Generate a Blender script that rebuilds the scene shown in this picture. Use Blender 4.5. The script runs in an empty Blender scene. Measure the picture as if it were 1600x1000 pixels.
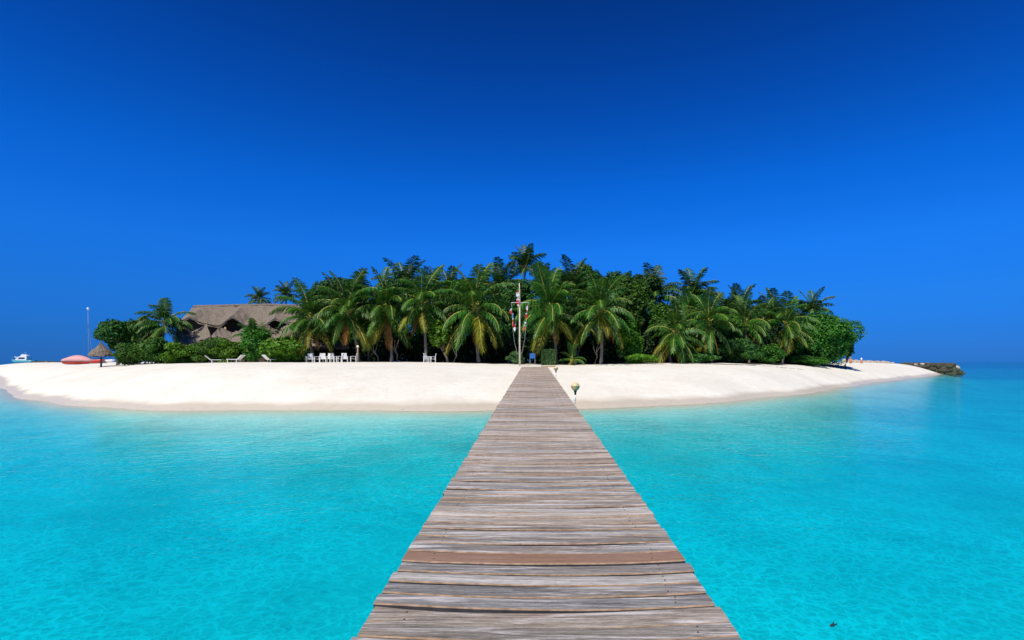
import bpy, math, random
import numpy as np
from mathutils import Vector, Matrix, Euler

R = math.radians
S = bpy.context.scene
COL = S.collection
CAM_H = 2.3            # eye height above the lagoon
FPX, VX, HY = 800.0, 834.0, 566.0

# ------------------------------------------------------------------ camera
cam = bpy.data.cameras.new('camera')
cam.lens = 18.0
cam.sensor_width = 36.0
cam.shift_x = -(VX - 800) / 1600.0
cam.shift_y = (HY - 500) / 1600.0
cam.clip_start = 0.05
cam.clip_end = 40000
camo = bpy.data.objects.new('camera', cam)
camo.location = (0, 0, CAM_H)
camo.rotation_euler = (R(90), 0, 0)
COL.objects.link(camo)
S.camera = camo

# ------------------------------------------------------------------ sky and sun
SUN_EL, SUN_AZ = R(53), R(208)
wd = bpy.data.worlds.new('World')
S.world = wd
wd.use_nodes = True
wn, wl = wd.node_tree.nodes, wd.node_tree.links
bg = wn['Background']
sky = wn.new('ShaderNodeTexSky')
sky.sky_type = 'NISHITA'
sky.sun_disc = False
sky.sun_elevation = SUN_EL
sky.sun_rotation = SUN_AZ
sky.dust_density = 0.2
sky.ozone_density = 6
tc = wn.new('ShaderNodeTexCoord')
sep = wn.new('ShaderNodeSeparateXYZ')
wl.new(tc.outputs['Generated'], sep.inputs[0])
ramp = wn.new('ShaderNodeValToRGB')       # the polariser and the saturated slide film
wl.new(sep.outputs[2], ramp.inputs[0])
stops = [(0.0, (.0235, .168, .565), (.639, .647, .529)), (.02, (.0255, .174, .591), (.631, .686, .588)),
         (.051, (.021, .195, .679), (.514, .667, .686)), (.113, (.0168, .205, .776), (.318, .506, .694)),
         (.204, (.0100, .190, .820), (.196, .345, .573)), (.312, (.0030, .128, .655), (.129, .235, .439)),
         (.46, (.0014, .063, .380), (.090, .169, .333)), (.60, (.0012, .034, .222), (.075, .141, .290))]
while len(ramp.color_ramp.elements) < len(stops):
    ramp.color_ramp.elements.new(0.5)
for e, (p, t, raw) in zip(ramp.color_ramp.elements, stops):
    e.position = p
    e.color = [t[i] / (raw[i] * 1.5) for i in range(3)] + [1]
mul = wn.new('ShaderNodeMix')
mul.data_type = 'RGBA'
mul.blend_type = 'MULTIPLY'
mul.inputs[0].default_value = 1
wl.new(sky.outputs[0], mul.inputs[6])
wl.new(ramp.outputs[0], mul.inputs[7])
wl.new(mul.outputs[2], bg.inputs[0])
bg.inputs[1].default_value = 0.15

sun = bpy.data.lights.new('sun', 'SUN')
sun.energy = 4.9
sun.angle = R(0.53)
sun.color = (1.0, .935, .80)
suno = bpy.data.objects.new('sun', sun)
sv = Vector((math.sin(SUN_AZ) * math.cos(SUN_EL), math.cos(SUN_AZ) * math.cos(SUN_EL), math.sin(SUN_EL)))
suno.rotation_euler = sv.to_track_quat('Z', 'Y').to_euler()
suno.location = sv * 100
COL.objects.link(suno)

S.view_settings.view_transform = 'Standard'
S.view_settings.look = 'None'
S.view_settings.exposure = 0
S.view_settings.gamma = 1
S.render.engine = 'CYCLES'
S.cycles.max_bounces = 8
S.cycles.transparent_max_bounces = 12
S.cycles.caustics_reflective = False
S.cycles.caustics_refractive = False

# ------------------------------------------------------------------ helpers
def at(px, Y):
    return (px - VX) / FPX * Y
def zat(py, Y):
    return CAM_H - (py - HY) * Y / FPX
def P(px, py, Y):
    return Vector((at(px, Y), Y, zat(py, Y)))

def tag(o, label=None, cat=None, group=None, kind=None):
    if label: o['label'] = label
    if cat: o['category'] = cat
    if group: o['group'] = group
    if kind: o['kind'] = kind
    return o

def empty(name, loc, label=None, cat=None, group=None, rz=0):
    o = bpy.data.objects.new(name, None)
    o.empty_display_size = 0.2
    o.location = loc
    o.rotation_euler.z = rz
    COL.objects.link(o)
    return tag(o, label, cat, group)

def np_mesh(name, V, F, mats, smooth=False, midx=None):
    """mesh from numpy arrays: V (n,3), F (m,k) all faces the same size"""
    V = np.asarray(V, dtype=np.float32)
    F = np.asarray(F, dtype=np.int32)
    me = bpy.data.meshes.new(name)
    me.vertices.add(len(V))
    me.vertices.foreach_set('co', V.ravel())
    k = F.shape[1]
    me.loops.add(F.size)
    me.loops.foreach_set('vertex_index', F.ravel())
    me.polygons.add(len(F))
    me.polygons.foreach_set('loop_start', np.arange(0, F.size, k, dtype=np.int32))
    me.polygons.foreach_set('loop_total', np.full(len(F), k, dtype=np.int32))
    if midx is not None:
        me.polygons.foreach_set('material_index', np.asarray(midx, dtype=np.int32))
    me.polygons.foreach_set('use_smooth', np.full(len(F), smooth, dtype=bool))
    for m in (mats if isinstance(mats, (list, tuple)) else [mats]):
        me.materials.append(m)
    me.update(calc_edges=True)
    me.validate()
    return me

class MB:
    def __init__(s):
        s.v, s.f = [], []
    def add(s, v, f):
        b = len(s.v)
        s.v += [tuple(p) for p in v]
        s.f += [tuple(i + b for i in q) for q in f]
    def box(s, c, d, rot=None):
        c = Vector(c)
        vs = []
        for x in (-1, 1):
            for y in (-1, 1):
                for z in (-1, 1):
                    p = Vector((x * d[0] / 2, y * d[1] / 2, z * d[2] / 2))
                    if rot: p = rot @ p
                    vs.append(c + p)
        s.add(vs, [(0, 1, 3, 2), (4, 6, 7, 5), (0, 4, 5, 1), (2, 3, 7, 6), (0, 2, 6, 4), (1, 5, 7, 3)])
    def tube(s, pts, rad, n=8, cap=True):
        pts = [Vector(p) for p in pts]
        if not isinstance(rad, (list, tuple)): rad = [rad] * len(pts)
        rings = []
        up = Vector((0, 0, 1))
        for i, p in enumerate(pts):
            t = (pts[min(i + 1, len(pts) - 1)] - pts[max(i - 1, 0)]).normalized()
            a = up if abs(t.z) < .95 else Vector((1, 0, 0))
            u = t.cross(a).normalized()
            w = u.cross(t)
            rings.append([p + (u * math.cos(2 * math.pi * k / n) + w * math.sin(2 * math.pi * k / n)) * rad[i] for k in range(n)])
        vs = [q for r in rings for q in r]
        fs = []
        for i in range(len(pts) - 1):
            for k in range(n):
                fs.append((i * n + k, i * n + (k + 1) % n, (i + 1) * n + (k + 1) % n, (i + 1) * n + k))
        if cap:
            fs.append(tuple(range(n))[::-1])
            fs.append(tuple((len(pts) - 1) * n + k for k in range(n)))
        s.add(vs, fs)
    def lathe(s, prof, n=16, c=(0, 0, 0)):
        c = Vector(c)
        vs, fs = [], []
        for r, z in prof:
            for k in range(n):
                a = 2 * math.pi * k / n
                vs.append(c + Vector((r * math.cos(a), r * math.sin(a), z)))
        for i in range(len(prof) - 1):
            for k in range(n):
                fs.append((i * n + k, i * n + (k + 1) % n, (i + 1) * n + (k + 1) % n, (i + 1) * n + k))
        fs.append(tuple(range(n))[::-1])
        fs.append(tuple((len(prof) - 1) * n + k for k in range(n)))
        s.add(vs, fs)
    def loft(s, secs, close=True, caps=True):
        n = len(secs[0])
        vs = [p for q in secs for p in q]
        fs = []
        for i in range(len(secs) - 1):
            for k in range(n if close else n - 1):
                fs.append((i * n + k, i * n + (k + 1) % n, (i + 1) * n + (k + 1) % n, (i + 1) * n + k))
        if caps and close:
            fs.append(tuple(range(n))[::-1])
            fs.append(tuple((len(secs) - 1) * n + k for k in range(n)))
        s.add(vs, fs)
    def mesh(s, name, mat, smooth=False):
        me = bpy.data.meshes.new(name)
        me.from_pydata(s.v, [], s.f)
        for m in (mat if isinstance(mat, (list, tuple)) else [mat]): me.materials.append(m)
        if smooth:
            me.polygons.foreach_set('use_smooth', [True] * len(me.polygons))
        me.update()
        return me
    def build(s, name, mat, parent=None, smooth=False, loc=None):
        return link(name, s.mesh(name, mat, smooth), parent, loc)

def link(name, me, parent=None, loc=None):
    o = bpy.data.objects.new(name, me)
    COL.objects.link(o)
    if parent: o.parent = parent
    if loc is not None: o.location = loc
    return o

# ------------------------------------------------------------------ materials
def new_mat(name):
    m = bpy.data.materials.new(name)
    m.use_nodes = True
    return m, m.node_tree.nodes, m.node_tree.links, m.node_tree.nodes['Principled BSDF']

def N(n, t, **kw):
    o = n.new(t)
    for k, v in kw.items():
        if k.startswith('i_'):
            key = k[2:]
            o.inputs[int(key) if key.isdigit() else key].default_value = v
        else:
            setattr(o, k, v)
    return o

def crv(n, l, src, stops):
    r = n.new('ShaderNodeValToRGB')
    while len(r.color_ramp.elements) < len(stops): r.color_ramp.elements.new(.5)
    for e, (p, c) in zip(r.color_ramp.elements, stops):
        e.position = p
        e.color = (*c, 1) if len(c) == 3 else c
    l.new(src, r.inputs[0])
    return r.outputs[0]

def mixc(n, l, fac, a, b, mode='MIX'):
    m = N(n, 'ShaderNodeMix', data_type='RGBA', blend_type=mode)
    for s, v in ((0, fac), (6, a), (7, b)):
        if isinstance(v, (int, float)): m.inputs[s].default_value = v
        elif isinstance(v, tuple): m.inputs[s].default_value = (*v, 1)
        else: l.new(v, m.inputs[s])
    return m.outputs[2]

def math_(n, l, op, a, b=None, c=None, clamp=False):
    m = N(n, 'ShaderNodeMath', operation=op, use_clamp=clamp)
    for i, v in enumerate((a, b, c)):
        if v is None: continue
        if isinstance(v, (int, float)): m.inputs[i].default_value = v
        else: l.new(v, m.inputs[i])
    return m.outputs[0]

def noise(n, l, vec, scale, detail=3, rough=.55, dist=0):
    t = N(n, 'ShaderNodeTexNoise')
    t.inputs['Scale'].default_value = scale
    t.inputs['Detail'].default_value = detail
    t.inputs['Roughness'].default_value = rough
    t.inputs['Distortion'].default_value = dist
    if vec is not None: l.new(vec, t.inputs['Vector'])
    return t.outputs[0]

def mapping(n, l, vec, scale=(1, 1, 1), loc=(0, 0, 0), rot=(0, 0, 0)):
    m = N(n, 'ShaderNodeMapping')
    m.inputs['Scale'].default_value = scale
    m.inputs['Location'].default_value = loc
    m.inputs['Rotation'].default_value = rot
    l.new(vec, m.inputs['Vector'])
    return m.outputs[0]

def simple(name, col, rough=.6, var=.15, scale=6, bump=.0, metal=0, spec=.5):
    m, n, l, b = new_mat(name)
    t = N(n, 'ShaderNodeTexCoord')
    f = noise(n, l, t.outputs['Object'], scale, 4)
    c = crv(n, l, f, [(.25, tuple(x * (1 - var) for x in col)), (.75, tuple(min(1, x * (1 + var)) for x in col))])
    l.new(c, b.inputs['Base Color'])
    b.inputs['Roughness'].default_value = rough
    b.inputs['Metallic'].default_value = metal
    b.inputs['Specular IOR Level'].default_value = spec
    if bump:
        bp = N(n, 'ShaderNodeBump')
        bp.inputs['Strength'].default_value = bump
        bp.inputs['Distance'].default_value = .02
        l.new(f, bp.inputs['Height'])
        l.new(bp.outputs[0], b.inputs['Normal'])
    return m

def leaf_mat(name, c0, c1, c2=None, rough=.42, trans=.25, spec=.5):
    rough, spec = rough + .12, spec * .55
    m, n, l, b = new_mat(name)
    g = N(n, 'ShaderNodeNewGeometry')
    t = N(n, 'ShaderNodeTexCoord')
    oi = N(n, 'ShaderNodeObjectInfo')
    r = g.outputs['Random Per Island']
    nz = noise(n, l, t.outputs['Object'], .9, 3)
    f = math_(n, l, 'ADD', math_(n, l, 'MULTIPLY', r, .6), math_(n, l, 'MULTIPLY_ADD', nz, 1.3, -.45), clamp=True)
    st = [(.0, c0), (.8, c1)] + ([(1.0, c2)] if c2 else [])
    c = crv(n, l, f, st)
    hv = N(n, 'ShaderNodeHueSaturation')
    l.new(c, hv.inputs['Color'])
    l.new(math_(n, l, 'MULTIPLY_ADD', oi.outputs['Random'], .5, .75), hv.inputs['Value'])
    l.new(math_(n, l, 'MULTIPLY_ADD', oi.outputs['Random'], .03, .485), hv.inputs['Hue'])
    l.new(hv.outputs[0], b.inputs['Base Color'])
    b.inputs['Roughness'].default_value = rough
    b.inputs['Specular IOR Level'].default_value = spec
    tr = N(n, 'ShaderNodeBsdfTranslucent')
    l.new(mixc(n, l, .30, hv.outputs[0], (.10, .26, .01)), tr.inputs['Color'])
    mx = N(n, 'ShaderNodeMixShader')
    mx.inputs[0].default_value = trans
    l.new(b.outputs[0], mx.inputs[1])
    l.new(tr.outputs[0], mx.inputs[2])
    l.new(mx.outputs[0], n['Material Output'].inputs['Surface'])
    return m

M = {}
M['palm'] = leaf_mat('palm_leaf', (.022, .088, .014), (.062, .180, .018), (.12, .22, .016), rough=.33)
M['palm_dark'] = leaf_mat('palm_leaf_dark', (.016, .062, .016), (.046, .130, .020), (.09, .17, .018), rough=.4, trans=.18)
M['palm_yellow'] = leaf_mat('palm_leaf_yellow', (.10, .15, .012), (.26, .22, .014), (.40, .21, .014), rough=.4)
M['palm_dead'] = leaf_mat('palm_leaf_dead', (.16, .085, .022), (.36, .17, .03), (.46, .20, .03), rough=.7, trans=.12)
M['stem'] = simple('palm_midrib', (.33, .32, .05), .6, .25)
M['broad'] = leaf_mat('broad_leaf', (.022, .092, .012), (.070, .200, .016), (.12, .26, .02), rough=.4)
M['broad_bright'] = leaf_mat('broad_leaf_bright', (.040, .140, .010), (.12, .27, .014), (.26, .34, .025), rough=.38)
M['broad_dark'] = leaf_mat('broad_leaf_dark', (.016, .070, .016), (.048, .148, .020), (.09, .20, .020), rough=.45, trans=.18)
M['shrub_grey'] = leaf_mat('shrub_leaf_grey', (.035, .095, .028), (.10, .19, .055), (.15, .24, .09), rough=.55)
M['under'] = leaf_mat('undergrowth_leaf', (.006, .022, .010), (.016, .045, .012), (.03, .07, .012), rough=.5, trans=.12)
M['bark'] = simple('palm_bark', (.20, .165, .13), .85, .35, 9, .6)
M['bark_dark'] = simple('tree_bark', (.14, .115, .095), .9, .35, 7, .6)
M['white_plastic'] = simple('white_plastic', (.78, .78, .76), .35, .04)
M['white_paint'] = simple('white_paint', (.76, .77, .76), .35, .05)
M['pole_paint'] = simple('cream_painted_wood', (.82, .72, .55), .5, .10, 8)
M['steel'] = simple('galvanised_steel', (.42, .45, .47), .35, .15, 8, 0, .8)
M['black'] = simple('black_plastic', (.02, .022, .025), .45, .3)
M['red'] = simple('red_paint', (.52, .035, .022), .38, .12)
M['pink'] = simple('faded_pink_canvas', (.68, .34, .32), .7, .12, 5, .2)
M['turq'] = simple('turquoise_boat_paint', (.10, .36, .40), .4, .12)
M['glass_dark'] = simple('dark_window_glass', (.015, .02, .03), .08, .1)
M['timber'] = simple('dark_timber', (.075, .055, .042), .8, .3, 8, .4)
M['gold_wood'] = simple('weathered_light_timber', (.36, .27, .15), .7, .25, 8, .3)
M['blue_cloth'] = simple('blue_canvas', (.03, .16, .50), .6, .15)
M['dark_fish'] = simple('dark_fish_skin', (.025, .04, .045), .35, .3, 20)

def thatch_mat():
    m, n, l, b = new_mat('palm_thatch')
    t = N(n, 'ShaderNodeTexCoord')
    g = mapping(n, l, t.outputs['Object'], (11, 2.6, 2.6))
    f = noise(n, l, g, 1.6, 5, .65)
    f2 = noise(n, l, t.outputs['Object'], .8, 4)
    c = crv(n, l, f, [(.30, (.080, .060, .043)), (.50, (.195, .155, .113)), (.72, (.38, .315, .24))])
    c = mixc(n, l, math_(n, l, 'MULTIPLY', f2, .45), c, (.17, .145, .12))
    l.new(c, b.inputs['Base Color'])
    b.inputs['Roughness'].default_value = .95
    bp = N(n, 'ShaderNodeBump')
    bp.inputs['Strength'].default_value = .9
    bp.inputs['Distance'].default_value = .08
    l.new(f, bp.inputs['Height'])
    l.new(bp.outputs[0], b.inputs['Normal'])
    return m
M['thatch'] = thatch_mat()

def plank_mat(name, tint=None):
    m, n, l, b = new_mat(name)
    t = N(n, 'ShaderNodeTexCoord')
    oi = N(n, 'ShaderNodeObjectInfo')
    rnd = oi.outputs['Random']
    off = N(n, 'ShaderNodeCombineXYZ')
    l.new(math_(n, l, 'MULTIPLY', rnd, 91.7), off.inputs[0])
    l.new(math_(n, l, 'MULTIPLY', rnd, 53.3), off.inputs[1])
    l.new(math_(n, l, 'MULTIPLY', rnd, 17.9), off.inputs[2])
    va = N(n, 'ShaderNodeVectorMath', operation='ADD')
    l.new(t.outputs['Object'], va.inputs[0])
    l.new(off.outputs[0], va.inputs[1])
    v = va.outputs[0]
    grain = noise(n, l, mapping(n, l, v, (2.2, 75, 75)), 1.0, 7, .74, .5)
    fine = noise(n, l, mapping(n, l, v, (14, 260, 260)), 1.0, 5, .75)
    patch = noise(n, l, mapping(n, l, v, (1.1, 16, 16)), 1.0, 5, .68, .5)
    patch2 = noise(n, l, mapping(n, l, v, (.7, 6, 6), (7, 3, 1)), 1.0, 4, .6)
    speck = noise(n, l, v, 130, 2, .6)
    w = crv(n, l, grain, [(.30, (.075, .066, .062)), (.42, (.215, .203, .186)), (.54, (.37, .352, .322)), (.70, (.60, .58, .54))])
    # per board: bluish grey, warm grey or brown
    hue = crv(n, l, rnd, [(.0, (.93, .97, 1.02)), (.30, (1.0, .985, .96)), (.60, (1.03, .96, .88)), (.84, (.98, .85, .73)), (.95, (.95, .97, .98))])
    w = mixc(n, l, 1, w, hue, 'MULTIPLY')
    val = math_(n, l, 'MULTIPLY_ADD', math_(n, l, 'FRACT', math_(n, l, 'MULTIPLY', rnd, 13.7)), .85, .60)
    hv = N(n, 'ShaderNodeHueSaturation')
    l.new(w, hv.inputs['Color'])
    l.new(val, hv.inputs['Value'])
    w = hv.outputs[0]
    # bleached and dark worn places
    pale = crv(n, l, patch, [(.51, (0, 0, 0)), (.62, (1, 1, 1))])
    w = mixc(n, l, math_(n, l, 'MULTIPLY', pale, .75), w, (.70, .66, .63))
    warm = crv(n, l, patch2, [(.48, (0, 0, 0)), (.72, (1, 1, 1))])
    w = mixc(n, l, math_(n, l, 'MULTIPLY', warm, .45), w, (.27, .175, .115))
    crack = crv(n, l, math_(n, l, 'ADD', math_(n, l, 'MULTIPLY', grain, .75), math_(n, l, 'MULTIPLY', fine, .25)), [(.33, (1, 1, 1)), (.43, (0, 0, 0))])
    w = mixc(n, l, math_(n, l, 'MULTIPLY', crack, .75), w, (.045, .038, .036))
    w = mixc(n, l, .75, w, crv(n, l, fine, [(.36, (.12, .12, .12)), (.64, (.9, .9, .9))]), 'SOFT_LIGHT')
    dots = crv(n, l, speck, [(.27, (1, 1, 1)), (.33, (0, 0, 0))])
    w = mixc(n, l, math_(n, l, 'MULTIPLY', dots, .5), w, (.07, .06, .055))
    if tint:
        lum = crv(n, l, fine, [(.25, tuple(x * .72 for x in tint)), (.75, tuple(x * 1.2 for x in tint))])
        w = mixc(n, l, .86, w, lum)
    l.new(w, b.inputs['Base Color'])
    b.inputs['Roughness'].default_value = .78
    b.inputs['Specular IOR Level'].default_value = .3
    hgt = math_(n, l, 'ADD', math_(n, l, 'MULTIPLY', grain, 1.0), math_(n, l, 'MULTIPLY', fine, .35))
    bp = N(n, 'ShaderNodeBump')
    bp.inputs['Strength'].default_value = .75 if not tint else .35
    bp.inputs['Distance'].default_value = .012
    l.new(hgt, bp.inputs['Height'])
    l.new(bp.outputs[0], b.inputs['Normal'])
    return m
M['plank'] = plank_mat('weathered_plank')
M['plank_red'] = plank_mat('red_brown_plank', (.235, .120, .070))
M['plank_edge'] = simple('plank_sawn_edge', (.34, .225, .14), .85, .45, 14)
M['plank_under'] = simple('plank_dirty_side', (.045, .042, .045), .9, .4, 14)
M['pile'] = simple('wet_timber_pile', (.16, .13, .11), .7, .35, 6, .5)

# ------------------------------------------------------------------ island terrain
def chaikin(p, k):
    p = np.array(p, float)
    for _ in range(k):
        q = np.roll(p, -1, 0)
        p = np.stack([.75 * p + .25 * q, .25 * p + .75 * q], 1).reshape(-1, 2)
    return p
SHORE = chaikin([(-112, 98), (-80, 77), (-55, 52.5), (-35, 34.8), (-26, 27.9), (-20.5, 25.4), (-16.6, 24.7), (-9, 24.3), (-2, 24.5),
                 (2.1, 25.4), (5.5, 26.6), (9.6, 28.6), (15, 32.8), (20.8, 38.6), (33, 52.2), (48, 67.5), (77, 96.5), (84, 106),
                 (70, 122), (40, 130), (0, 134), (-50, 132), (-92, 126), (-120, 114)], 3)

def sdist(X, Y):
    A = SHORE
    B = np.roll(A, -1, 0)
    d = np.full(X.shape, 1e18)
    ins = np.zeros(X.shape, bool)
    for (ax, ay), (bx, by) in zip(A, B):
        ex, ey = bx - ax, by - ay
        t = np.clip(((X - ax) * ex + (Y - ay) * ey) / (ex * ex + ey * ey), 0, 1)
        d = np.minimum(d, (X - ax - t * ex) ** 2 + (Y - ay - t * ey) ** 2)
        c = (ay > Y) != (by > Y)
        ins ^= c & (X < ex * (Y - ay) / (ey if ey else 1e-12) + ax)
    d = np.sqrt(d)
    return np.where(ins, d, -d)

def wob(X, Y, s, seed):
    r = np.random.RandomState(seed)
    o = np.zeros_like(X)
    for _ in range(7):
        a, ph, k = r.uniform(0, 6.28), r.uniform(0, 6.28), s * r.uniform(.5, 1.8)
        o += np.sin((X * np.cos(a) + Y * np.sin(a)) * k + ph)
    return o / 4

def terrain(X, Y):
    X = np.asarray(X, float)
    Y = np.asarray(Y, float)
    d = sdist(X, Y)
    d = d + wob(X, Y, .55, 3) * .45 * np.exp(-np.abs(d) / 6)
    L = 5 + 7.3 * np.exp(-(X / 9.0) ** 2)
    L = np.where(X < -25, 5.2, L)
    zi = 2.3 * np.tanh(np.maximum(d, 0) / L) + wob(X, Y, .5, 5) * .03 * np.clip(d / 4, 0, 1) + wob(X, Y, 2.2, 6) * .012 * np.clip(d / 4, 0, 1)
    o = np.maximum(-d, 0)
    zo = -2.0 * np.tanh(o / 7) - .016 * np.maximum(o - 26, 0) - .035 * np.maximum(o - 60, 0)
    zo = np.maximum(zo, -8) + wob(X, Y, .22, 9) * .12 * np.clip(o / 8, 0, 1)
    return np.where(d > 0, zi, zo), d

def ground(x, y):
    return float(terrain(np.array([x]), np.array([y]))[0][0])

VEG = [(160, 44), (834, 44.5), (1000, 45.5), (1100, 48), (1200, 54), (1335, 64)]
VEGX = [at(p, y) for p, y in VEG]
VEGY = [y for p, y in VEG]
def vegy(x):
    return float(np.interp(x, VEGX, VEGY))

def axis(lo, hi, step, far, growth=1.28):
    a = list(np.arange(lo, hi, step))
    s = step
    b, x = [], hi
    while x < far:
        b.append(x); s *= growth; x += s
    b.append(far)
    c, x, s = [], lo - step, step
    while x > -far:
        c.append(x); s *= growth; x -= s
    c.append(-far)
    return np.array(c[::-1] + a + b)
gx = axis(-115, 90, .62, 9000)
gy = axis(0, 136, .62, 9000)
GX, GY = np.meshgrid(gx, gy)
GZ, GD = terrain(GX.ravel(), GY.ravel())
GX, GY = GX.ravel(), GY.ravel()
nx, ny = len(gx), len(gy)
ii = (np.arange(ny - 1)[:, None] * nx + np.arange(nx - 1)[None, :]).ravel()
GF = np.stack([ii, ii + 1, ii + nx + 1, ii + nx], 1)

def sand_mat():
    m, n, l, b = new_mat('coral_sand')
    g = N(n, 'ShaderNodeNewGeometry')
    s = N(n, 'ShaderNodeSeparateXYZ')
    l.new(g.outputs['Position'], s.inputs[0])
    z = s.outputs[2]
    a = N(n, 'ShaderNodeAttribute', attribute_name='soil')
    big = noise(n, l, g.outputs['Position'], .35, 4, .6)
    mid = noise(n, l, g.outputs['Position'], 3.0, 4, .6)
    fin = noise(n, l, g.outputs['Position'], 40, 3, .7)
    dry = crv(n, l, big, [(.3, (.71, .670, .570)), (.7, (.80, .775, .68))])
    dry = mixc(n, l, .25, dry, crv(n, l, fin, [(.3, (.3, .3, .3)), (.7, (.7, .7, .7))]), 'SOFT_LIGHT')
    lv = math_(n, l, 'MULTIPLY_ADD', math_(n, l, 'SUBTRACT', mid, .5), .14, math_(n, l, 'MULTIPLY_ADD', math_(n, l, 'SUBTRACT', big, .5), .35, z))
    wet = crv(n, l, math_(n, l, 'MULTIPLY_ADD', lv, 1.0, .5), [(.0, (1, 1, 1)), (.70, (1, 1, 1)), (.78, (.55, .55, .55)), (.90, (0, 0, 0))])
    c = mixc(n, l, wet, dry, (.60, .53, .415))
    bed = math_(n, l, 'MULTIPLY_ADD', z, -4.0, -.15, clamp=True)
    patchy = noise(n, l, g.outputs['Position'], .33, 4, .6, .6)
    c = mixc(n, l, bed, c, crv(n, l, patchy, [(.36, (.70, .71, .72)), (.50, (.83, .83, .83)), (.66, (.90, .90, .90))]))
    # under water the bed stays clean pale sand
    soil = math_(n, l, 'MULTIPLY_ADD', math_(n, l, 'SUBTRACT', mid, .5), .5, a.outputs['Fac'], clamp=True)
    soilc = crv(n, l, fin, [(.3, (.055, .042, .028)), (.7, (.14, .10, .062))])
    c = mixc(n, l, soil, c, soilc)
    l.new(c, b.inputs['Base Color'])
    rr = N(n, 'ShaderNodeMapRange')
    l.new(wet, rr.inputs[0])
    rr.inputs[3].default_value = .92
    rr.inputs[4].default_value = .38
    l.new(rr.outputs[0], b.inputs['Roughness'])
    b.inputs['Specular IOR Level'].default_value = .3
    bp = N(n, 'ShaderNodeBump')
    bp.inputs['Strength'].default_value = .5
    bp.inputs['Distance'].default_value = .06
    foot = noise(n, l, g.outputs['Position'], 2.2, 5, .65, .4)
    dryf = math_(n, l, 'SUBTRACT', 1.0, wet)
    l.new(math_(n, l, 'MULTIPLY', foot, dryf), bp.inputs['Height'])
    l.new(bp.outputs[0], b.inputs['Normal'])
    return m
me = np_mesh('ground', np.stack([GX, GY, GZ], 1), GF, sand_mat(), smooth=True)
soil = np.clip((GY - np.interp(GX, VEGX, VEGY) - .3) / 1.2, 0, 1) * np.clip((GX + 38) / 2, 0, 1) * np.clip((41 - GX) / 2, 0, 1) * np.clip((92 - GY) / 4, 0, 1)
at_ = me.attributes.new('soil', 'FLOAT', 'POINT')
at_.data.foreach_set('value', soil.astype(np.float32))
g_o = link('ground', me)
tag(g_o, 'white coral sand island and pale lagoon bed', None, None, 'structure')

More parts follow.
